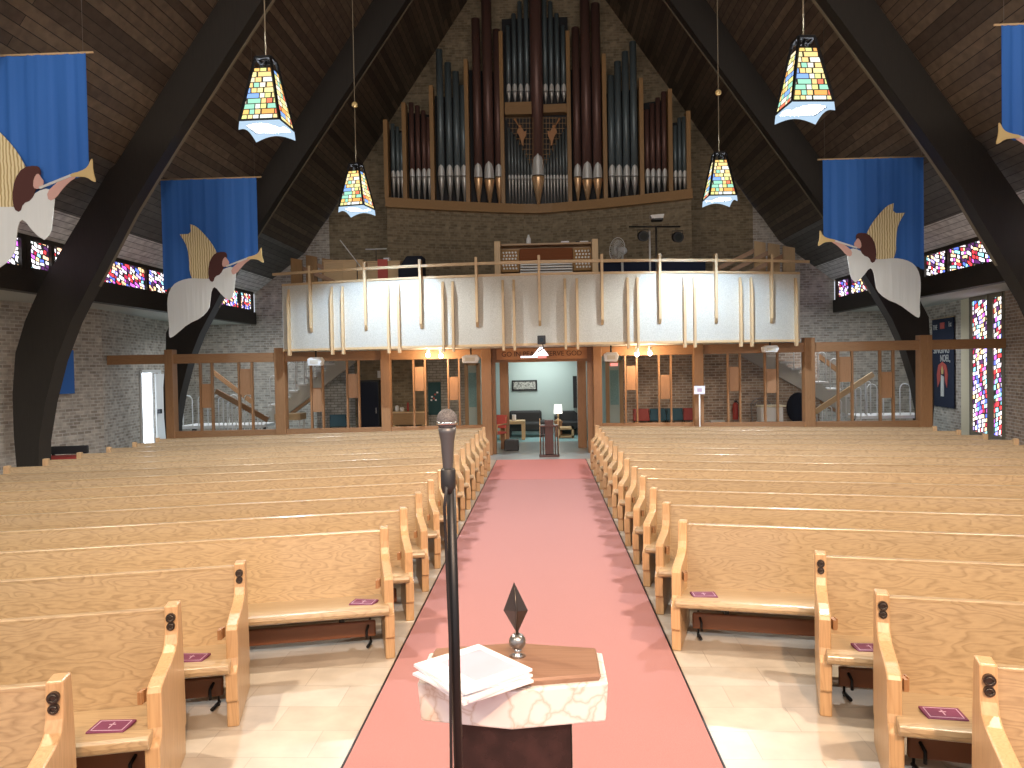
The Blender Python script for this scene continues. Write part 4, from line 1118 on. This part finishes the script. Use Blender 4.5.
    # white covered chest with a hooped chair back
    p = P(770, 425, 19.3); z = P(770, 405, 19.3).z; t = thing('draped_box', 'cream draped box with a flared top behind the right screen', 'box', (p.x, 19.3, 0))
    MB().hexa([(-.28, -.2, 0), (.28, -.2, 0), (.28, .2, 0), (-.28, .2, 0)], [(-.28, -.2, z - .04), (.28, -.2, z - .04), (.28, .2, z - .04), (-.28, .2, z - .04)]).build('drape', 'white', t, bevel=.03); MB().box(-.3, .35, -.22, .22, z - .04, z).build('lid', 'reveal', t, bevel=.015)
    t = thing('hoop_back_chair', 'chair with a round hooped metal back behind the draped box', 'chair', (p.x, 19.9, 0))
    MB().lathe([(.22, .42), (.23, .44), (.22, .47)], n=18).build('seat', 'black', t)
    for rr in (.26, .18): MB().tube([(rr * math.cos(a * math.pi / 8), .2, .92 + (rr * .9) * math.sin(a * math.pi / 8)) for a in range(9)] , .013, 6).build('hoop', 'pewter', t)
    for x in (-.26, .26): MB().tube([(x, .2, .95), (x * .8, .2, .45), (x * .85, .22, 0)], .013, 6).build('rear_leg', 'pewter', t); MB().tube([(x * .7, -.15, .44), (x * .8, -.18, 0)], .013, 6).build('leg', 'pewter', t)
    # low white machine, dark round cushion
    p = P(717, 427, 20.3); t = thing('white_appliance', 'low white box on a stool by the brick wall right of the sign', 'box', (p.x, 20.3, 0)); z = P(717, 420, 20.3).z
    MB().box(-.19, .19, -.14, .14, z - .22, z).build('case', 'white', t, bevel=.02); MB().box(-.16, .16, -.12, .12, z - .26, z - .22).build('stool_top', 'black', t)
    for x in (-.13, .13): MB().box(x - .015, x + .015, -.1, .1, 0, z - .26).build('leg', 'black_metal', t)
    p = P(797, 408, 20.6); t = thing('round_bag', 'large dark round instrument bag beside the right staircase', 'bag', (p.x, 20.5, 0)); MB().sphere((0, 0, .85), .42, 20, (.75, .4, 1.0)).build('bag', 'dark_cloth', t); MB().box(-.2, .2, -.12, .12, 0, .45).build('stand', 'black', t)
    # lobby furniture
    Y = 22.4
    a, b = P(505, 433, Y), P(545.5, 411, Y); t = thing('leather_sofa', 'black leather sofa against the teal lobby wall', 'sofa', ((a.x + b.x) / 2, 22.5, 0)); w = (b.x - a.x) / 2; h = b.z
    MB().box(-w + .15, w - .15, -.4, .3, .18, .43).build('seat', 'sofa', t, bevel=.05); MB().box(-w + .12, w - .12, .15, .42, .3, h).build('backrest', 'sofa', t, bevel=.06)
    for s in (-1, 1): MB().box(s * (w - .1) - .1, s * (w - .1) + .1, -.42, .38, .08, h - .28).build('armrest', 'sofa', t, bevel=.05)
    for x in (-1, 1):
        for y in (-.35, .3): MB().box(x * (w - .15) - .03, x * (w - .15) + .03, y - .03, y + .03, 0, .1).build('foot', 'black', t)
    a, b = P(500, 436, 21.6), P(525, 420.5, 21.6); t = thing('end_table', 'square pale wooden end table in front of the sofa', 'table', ((a.x + b.x) / 2, 21.7, 0)); w = (b.x - a.x) / 2; h = b.z
    MB().box(-w, w, -.3, .3, h - .09, h).build('tabletop', 'blond_x', t, bevel=.01)
    for x in (-1, 1):
        for y in (-1, 1): MB().box(x * (w - .05) - .05, x * (w - .05) + .05, y * .24 - .05, y * .24 + .05, 0, h - .09).build('leg', 'blond', t)
    p = P(514, 420, 21.6); tag(MB().lathe([(.05, 0), (.06, .02), (.06, .16), (.055, .17)], (0, 0, 0), 14).build('white_mug', 'paper', loc=(p.x, 21.65, h)), 'white cup standing on the pale end table', 'cup')
    a, b = P(558, 436, 21.8), P(573.5, 427, 21.8); t = thing('low_table', 'low open wooden table right of the lobby lamp', 'table', ((a.x + b.x) / 2, 21.9, 0)); w = (b.x - a.x) / 2; h = b.z
    MB().box(-w, w, -.25, .25, h - .06, h).build('tabletop', 'blond_x', t); MB().box(-w, w, -.25, .25, .02, .08).build('shelf', 'blond_x', t)
    for x in (-1, 1): MB().box(x * (w - .03) - .03, x * (w - .03) + .03, -.25, .25, 0, h).build('side', 'blond', t)
    p = P(558, 409, 22.2); t = thing('table_lamp', 'white table lamp with a small drum shade in the lobby', 'lamp', (p.x, 22.2, 0))
    MB().lathe([(.13, p.z - .13), (.11, p.z + .13)], n=18).build('lamp_shade', 'lampshade', t); MB().tube([(0, 0, .5), (0, 0, p.z - .1)], .03, 8).build('stem', 'blond', t); MB().lathe([(.1, .47), (.09, .5), (.03, .53)], n=14).build('lamp_base', 'blond', t)
    MB().box(-.13, .13, -.12, .12, .42, .47).build('plinth_top', 'trim_x', t); 
    MB().box(-.11, .11, -.1, .1, 0, .42).build('plinth', 'trim_z', t)
    p = P(567, 424, 22.5); t = thing('armchair', 'dark olive armchair with rounded back in the lobby', 'armchair', (p.x + .03, 22.78, 0))
    MB().box(-.33, .33, -.35, .25, .2, .42).build('seat', 'sofa', t, bevel=.04); MB().prism([(-.36, .3), (.36, .3), (.36, .60), (.2, .72), (-.2, .72), (-.36, .60)], 'y', .18, .36).build('backrest', 'sofa', t, bevel=.04)
    for s in (-1, 1): MB().box(s * .34 - .06, s * .34 + .06, -.35, .3, 0, .6).build('armrest', 'sofa', t, bevel=.03)
    p0, p1 = P(512, 391, 23.15), P(537, 380, 23.15); t = thing('framed_picture', 'wide black framed group picture on the teal lobby wall', 'picture', ((p0.x + p1.x) / 2, 23.17, p0.z)); w = (p1.x - p0.x) / 2; h = p1.z - p0.z
    noisy('photo_print', (.12, .12, .11), (.55, .55, .5), 26, .5)
    MB().box(-w, w, -.01, .02, 0, h).build('frame', 'black', t); MB().box(-w + .05, w - .05, -.014, -.01, .05, h - .05).build('picture', 'photo_print', t)
    p0, p1 = P(574.5, 408, 23.0), P(576.5, 376, 23.0); tag(MB().box(p0.x - .03, p1.x + .02, 23.05, 23.17, p0.z, p1.z).build('wall_clock_case', 'black'), 'tall narrow dark wall hanging at the right end of the teal lobby wall', 'wall hanging')
    tag(MB().box(P(577.5, 400, 22).x, P(583, 400, 22).x, 21.2, 22.2, 0, 2.4).build('white_partition', 'white'), 'white wall end beside the right jamb in the lobby', 'partition')
    # spindle stand in the aisle end
    p = P(549.5, 457, 17.3); h = P(549.5, 420, 17.3).z
    t = thing('spindle_stand', 'dark wooden spindle stand at the far end of the aisle', 'stand', (p.x, 17.4, 0))
    wood('dark_spindle', (.03, .012, .01), (.09, .035, .03), 'z')
    MB().prism([(-.19, -.14), (.19, -.14), (.22, 0), (.19, .14), (-.19, .14), (-.22, 0)], 'z', h - .16, h - .12).build('rail_top', 'dark_spindle', t)
    MB().box(-.10, .10, -.09, .09, .06, h).build('core', 'dark_spindle', t, bevel=.01)
    MB().prism([(-.22, -.15), (.22, -.15), (.24, 0), (.22, .15), (-.22, .15), (-.24, 0)], 'z', 0, .05).build('base', 'dark_spindle', t)
    for x in (-.2, -.14, .14, .2):
        for y in (-.11, .11): MB().tube([(x, y, .05), (x, y, h - .16)], .013, 6).build('spindle', 'dark_spindle', t)
    for x in (-.21, .21): MB().tube([(x, 0, 0), (x, 0, h + .03)], .012, 6).build('pale_post', 'blond', t)
    p = P(517, 448, 18.9); tag(MB().box(-.18, .18, -.15, .15, 0, .27).build('floor_box', 'black', loc=(P(511.5, 448, 18.6).x, 18.75, 0), bevel=.02), 'black box on the floor at the foot of the left jamb', 'box')
under()

# side wall hangings
def hang():
    p0, p1 = P(50, 394, 15.9), P(67, 350, 15.9)
    x = -10.40
    t = thing('wall_banner', 'deep blue cloth banner on the left brick wall behind the timber arch', 'banner', (x, 15.9, p0.z))
    # board along the wall direction
    A, B = Vector((-10.40, 15.25, 0)), Vector((-10.24, 16.05, 0)); h = p1.z - p0.z
    o = Vector(t.location); o.z = 0
    MB().hexa([A - o, B - o, B - o + Vector((.03, 0, 0)), A - o + Vector((.03, 0, 0))], [A - o + Vector((0, 0, h)), B - o + Vector((0, 0, h)), B - o + Vector((.03, 0, h)), A - o + Vector((.03, 0, h))]).build('cloth', 'banner_blue', t)
    MB().tube([A - o + Vector((.02, -.05, h)), B - o + Vector((.02, .05, h))], .015, 6).build('rod', 'blond', t)
    t = thing('red_bench', 'low red and black bench against the left brick wall by the timber arch', 'bench', (-9.45, 14.5, 0), R(12))
    MB().box(-.35, .35, -.22, .22, .34, .48).build('seat', 'red', t, bevel=.02)
    MB().box(-.35, .35, .18, .26, .50, .66).build('backrest', 'sofa', t, bevel=.02)
    for x in (-.3, .3):
        MB().box(x - .02, x + .02, .18, .24, 0, .52).build('rear_leg', 'black_metal', t); MB().box(x - .02, x + .02, -.2, -.16, 0, .36).build('leg', 'black_metal', t)
    # noel banner on the right wall
    a = Vector((11.02, 21.05, 0)); b = Vector((11.22, 22.55, 0))
    Ya = 20.6
    # lies on wall segment (10.78,19.35)-(11.35,23.5)
    W0, W1 = Vector((10.80, 19.75, 0)), Vector((11.35, 23.5, 0)); q = (W1 - W0).normalized(); nn = Vector((-q.y, q.x, 0))
    def onwall(px, py):
        d = ray(px, py); t_ = ((W0 + nn * .05 - CAMPOS).dot(Vector((nn.x, nn.y, 0)))) / (d.x * nn.x + d.y * nn.y)
        return CAMPOS + d * t_
    A, B = onwall(954, 408), onwall(932.5, 408); top = onwall(943, 318).z; bot = onwall(943, 407).z
    A.z = B.z = 0
    c = (A + B) / 2; t = thing('noel_banner', 'navy banner reading SINGING NOEL with a red candle, on the right brick wall', 'banner', (c.x, c.y, bot))
    e = (B - A).normalized(); w = (B - A).length / 2; hh = top - bot
    ang = math.atan2(e.y, e.x) + math.pi   # local x to the right as seen from the nave
    t.rotation_euler = (0, 0, ang)
    MB().box(-w, w, -.0, .02, 0, hh).build('cloth', 'navy_cloth', t)
    def tx(s, size, x, z, nm='lettering', sx=1):
        o = text(s, nm, 'robe', size, (0, 0, 0), (R(90), 0, 0), None, .004, sx); o.parent = t; o.location = (x, -.008, z)
    tx('SINGING', .27, -.1 * w, hh * .64, sx=w * 1.6 / 1.15); tx('NOEL,', .27, .25 * w, hh * .545, sx=w * 1.1 / .9)
    tx('THE', .2, -.68 * w, hh * .9, sx=.9); tx('1st', .2, .7 * w, hh * .92, sx=.9)
    m = MB()
    m.prism([(x * w, z * hh) for x, z in ((-.15, .12), (.12, .12), (.14, .34), (-.12, .36))], 'y', -.015, -.001)
    m.build('candle', 'robe', t)
    m = MB().prism([(x * w, z * hh) for x, z in ((-.2, .30), (-.45, .22), (-.52, .36), (-.38, .47), (0, .51), (.38, .47), (.5, .36), (.4, .22), (.25, .30), (.2, .42), (-.18, .42))], 'y', -.012, -.001); m.build('red_rays', 'pale_red', t)
    m = MB().prism([(x * w, z * hh) for x, z in ((-.08, .37), (.08, .37), (.10, .42), (0, .47), (-.1, .42))], 'y', -.016, -.001); m.build('flame', 'gold_cloth', t)
    MB().box(-.2 * w, .2 * w, -.012, -.001, hh * .88, hh * .95).build('red_motif', 'pale_red', t)
    MB().tube([(-w - .05, 0, hh), (w + .05, 0, hh)], .015, 6).build('rod', 'blond', t)
hang()

# ------------------------------------------------------------------ angel banners
# outlines in banner units: x 0..1 across the cloth, z downward from the rod in units of its width
def angel(name, px0, px1, py, Y, mirror, label, H=1.36):
    a, b = P(px0, py, Y), P(px1, py, Y)
    x0, W = a.x, b.x - a.x
    z = (a.z + b.z) / 2
    t = thing('angel_banner', label, 'banner', ((a.x + b.x) / 2, Y, z))
    cx = (a.x + b.x) / 2
    def X(u): return (x0 + W * u) - cx
    w = abs(W)
    def Z(v): return -v * w
    # blue cloth, softly folded
    rows = []
    nx = 40
    HP = [(0, 1.13), (.06, 1.10), (.3, 1.05), (.5, 1.05), (.70, .94), (.84, .845), (1, .80)]
    def hem(u):
        for (u0, h0), (u1, h1) in zip(HP, HP[1:]):
            if u <= u1: return h0 + (h1 - h0) * (u - u0) / (u1 - u0)
        return HP[-1][1]
    for j in range(9):
        rows.append([(X(i / nx), .022 * math.sin(i * .9 + 1.3 * math.sin(i * .35)) * (.35 + .65 * j / 8) + .01 * math.sin(i * 2.3), Z(hem(i / nx) * j / 8)) for i in range(nx + 1)])
    back = [[(p[0], p[1] + .008, p[2]) for p in r] for r in rows]
    m = MB().grid(rows).grid([r[::-1] for r in back]); m.build('blue_cloth', 'banner_blue', t)
    MB().tube([(X(-.03), .0, .01), (X(1.05), 0, .01)], .014, 8).build('rod', 'blond', t)
    for u in (.02, .98):
        x = X(u); roof = AZ - 1.446 * abs(x + cx)
        MB().tube([(x, 0, .01), (x, 0, roof - z)], .0022, 4).build('hanging_wire', 'pewter', t)
    def patch(nm, mat, pts, y0, th=.012, smooth=1):
        P_ = [Vector((X(u), Z(v), 0)) for u, v in pts]
        # round the outline with Chaikin cuts
        for _ in range(smooth):
            Q = []
            for i in range(len(P_)):
                p, q = P_[i], P_[(i + 1) % len(P_)]; Q += [p * .75 + q * .25, p * .25 + q * .75]
            P_ = Q
        o = [(p.x, p.y) for p in P_]
        if mirror < 0: o = o[::-1]
        MB().prism(o, 'y', -y0 - th, -y0).build(nm, mat, t)
    patch('wing', 'wing', [(.31, .46), (.31, .46), (.32, .56), (.20, .56), (.20, .56), (.25, .64), (.28, .72), (.29, .84), (.29, .95), (.33, 1.05), (.46, 1.05), (.54, .92), (.59, .78), (.53, .66), (.45, .56), (.37, .48)], .045)
    patch('robe', 'robe_cloth', [(.42, 1.02), (.52, 1.02), (.60, .97), (.66, .92), (.74, .90), (.78, .95), (.765, 1.06), (.745, 1.20), (.70, 1.245), (.69, 1.245), (.63, 1.20), (.555, 1.10), (.52, 1.13), (.50, 1.25), (.49, 1.33), (.40, 1.42), (.26, 1.48), (.16, 1.56), (.08, 1.62), (.06, 1.60), (.065, 1.48), (.05, 1.30), (.06, 1.18), (.11, 1.08), (.20, 1.03), (.31, 1.01)], .06)
    patch('arm', 'skin_cloth', [(.74, .99), (.73, .93), (.80, .87), (.86, .83), (.93, .81), (.935, .835), (.88, .87), (.83, .92), (.79, .97)], .075)
    patch('trumpet', 'gold_cloth', [(.90, .815), (.97, .80), (1.02, .775), (1.045, .72), (1.055, .72), (1.055, .80), (1.075, .87), (1.06, .875), (1.01, .84), (.96, .835), (.90, .835)], .088)
    patch('trumpet_tube', 'robe', [(.68, .895), (.92, .81), (.925, .825), (.685, .91)], .085, smooth=0)
    patch('hair', 'hair_cloth', [(.66, .75), (.57, .76), (.51, .84), (.49, .95), (.50, 1.04), (.54, 1.06), (.56, 1.0), (.62, .98), (.66, .90), (.69, .82), (.69, .77)], .076)
    patch('face', 'skin_cloth', [(.675, .80), (.695, .83), (.715, .86), (.705, .89), (.67, .91), (.64, .90), (.645, .84)], .084)
angel('near_left', -6, 86, 57, 9.1, 1, 'large blue banner with an angel blowing a trumpet, nearest on the left', H=1.55) if False else None
def banners():
    # far pair
    angel('a', 160.5, 256.5, 179, 14.3, 1, 'blue angel banner hanging farther back on the left, past the first timber arch')
    angel('b', 923.5, 822.5, 158.5, 14.3, -1, 'blue angel banner hanging farther back on the right, near the gallery')
    angel('c', -58, 86, 56, 9.2, 1, 'large blue angel banner hanging nearest the camera on the left')
    angel('d', 1143, 1001, 23, 9.2, -1, 'large blue angel banner cut off at the right edge of the view')
banners()

# ------------------------------------------------------------------ pendant lamps
def pendant(x, y, zb, rz, label, ball=True):
    t = thing('pendant_lamp', label, 'pendant lamp', (x, y, zb), rz, 'stained glass pendant lamps')
    B_, T_, H_ = .245, .095, .80
    def c(r, k, z): 
        a = math.pi / 4 + k * math.pi / 2; return Vector((r * math.sqrt(2) * math.cos(a), r * math.sqrt(2) * math.sin(a), z))
    for k in range(4):
        a, b = c(B_, k, 0), c(B_, k + 1, 0); d, e = c(T_ + .012, k + 1, H_ - .13), c(T_ + .012, k, H_ - .13)
        m = MB().poly([a, b, d, e], uv=[(k * 3, 0), (k * 3 + .49, 0), (k * 3 + .34, .80), (k * 3 + .15, .80)])
        n = (b - a).cross(e - a).normalized() * -.012
        m.poly([a + n, e + n, d + n, b + n], uv=[(k * 3, 0), (k * 3 + .15, .80), (k * 3 + .34, .80), (k * 3 + .49, 0)])
        m.build('glass_panel', 'lamp_glass', t)
        # scalloped glass skirt below the rim
        rows = []
        for j in range(9):
            f = j / 8; p = a.lerp(b, f); q = Vector((p.x * 1.04, p.y * 1.04, -.115 + .07 * math.sin(math.pi * f)))
            rows.append([p, p.lerp(q, .5) + Vector((0, 0, .01)), q])
        MB().grid(rows).build('glass_skirt', 'lamp_glow', t)
        fr = MB().beam(c(B_, k, 0), c(T_, k, H_), .03, .03).beam(a, b, .024, .024).beam(c(T_, k, H_), c(T_, k + 1, H_), .03, .03).beam(e, d, .014, .014)
        fr.build('frame_bar', 'black_metal', t)
    MB().beam(c(T_, 0, H_), c(T_, 2, H_), .02, .02).beam(c(T_, 1, H_), c(T_, 3, H_), .02, .02).build('top_cross', 'black_metal', t)
    MB().sphere((0, 0, .26), .05, 12).build('bulb', 'bulb', t)
    MB().tube([(0, 0, .30), (0, 0, H_)], .018, 8).build('socket', 'black_metal', t)
    roof = AZ - 1.446 * abs(x)
    MB().tube([(0, 0, H_), (0, 0, roof - zb)], .009, 6).build('cord', 'arch_edge', t)
    if ball: MB().sphere((0, 0, H_ + 1.12), .055, 12).build('cord_ball', 'gold_cloth', t)
    return t
PW = 720
LAMP = (.88, .94, 1.0)
for px, py, Y, rz, lab, ball in ((267.5, 126, 9.15, -2, 'stained glass pendant lamp nearest on the left, below a bare cord', False), (804, 108, 9.15, 5, 'stained glass pendant lamp nearest on the right, with a blue pane', False),
                            (357, 208, 14.0, -12, 'stained glass pendant lamp near the gallery on the left', True), (719.5, 198, 14.0, 2, 'stained glass pendant lamp near the gallery on the right', True)):
    p = P(px, py, Y); pendant(p.x, Y, p.z, R(rz), lab, ball)
    light('pendant_light', 'POINT', (p.x, Y, p.z + .08), PW * (.8 if Y > 12 else 1), LAMP, size=.06)
    if Y > 12:
        s = -1 if p.x < 0 else 1
        tgt = Vector((p.x + s * .42, 16.4, 3.35))
        o = light('pendant_spot', 'SPOT', (p.x, Y + .0, p.z + .05), 430, (.32, .60, 1.0), target=tgt, size=.03, spot_size=R(70), spot_blend=.02, use_square=True)
# two more pendants over the front pews, above the frame
for x, lab in ((-3.3, 'stained glass pendant lamp over the front left pews'), (3.3, 'stained glass pendant lamp over the front right pews')):
    pendant(x, 4.2, 5.0, R(15), lab, False); light('pendant_light', 'POINT', (x, 4.2, 5.08), PW, (1, .84, .66), size=.06)

# ------------------------------------------------------------------ light
for x in (-4.5, 0, 4.5):
    light('chancel_fill', 'AREA', (x, -2.5, 6.2), 300, (1, .86, .70), target=(x * .7, 14, 4.5), size=1.2)  # area fill added behind the camera to brighten pews, banners and organ
light('warm_fill_spot', 'SPOT', (1.5, -3.2, 6.8), 2900, (1, .62, .36), target=(1.6, 4.6, 0), size=.18, spot_size=R(66), spot_blend=.7)  # warm spot added behind the camera for the orange foreground; no window there
light('lobby_light', 'AREA', (0, 22.1, 2.45), 48, (.95, 1, .97), target=(0, 22.1, 0), size=1.6)
for s in (-1, 1): light('stair_fill', 'AREA', (s * 8.3, 20.5, 3.4), 70, (.9, .95, 1), target=(s * 8, 21, 0), size=1.5)  # added fill over the stairs, brightening them and the wall behind; no fitting
W = bpy.data.worlds.new('world'); SC.world = W; W.use_nodes = True
W.node_tree.nodes['Background'].inputs[0].default_value = (.85, .9, 1, 1); W.node_tree.nodes['Background'].inputs[1].default_value = 1.0
SC.view_settings.view_transform = 'Standard'; SC.view_settings.look = 'None'; SC.view_settings.exposure = 0; SC.view_settings.gamma = 1
SC.view_settings.use_curve_mapping = False
SC.cycles.use_denoising = True
SC.cycles.max_bounces = 6; SC.cycles.diffuse_bounces = 4
bpy.context.view_layer.update()
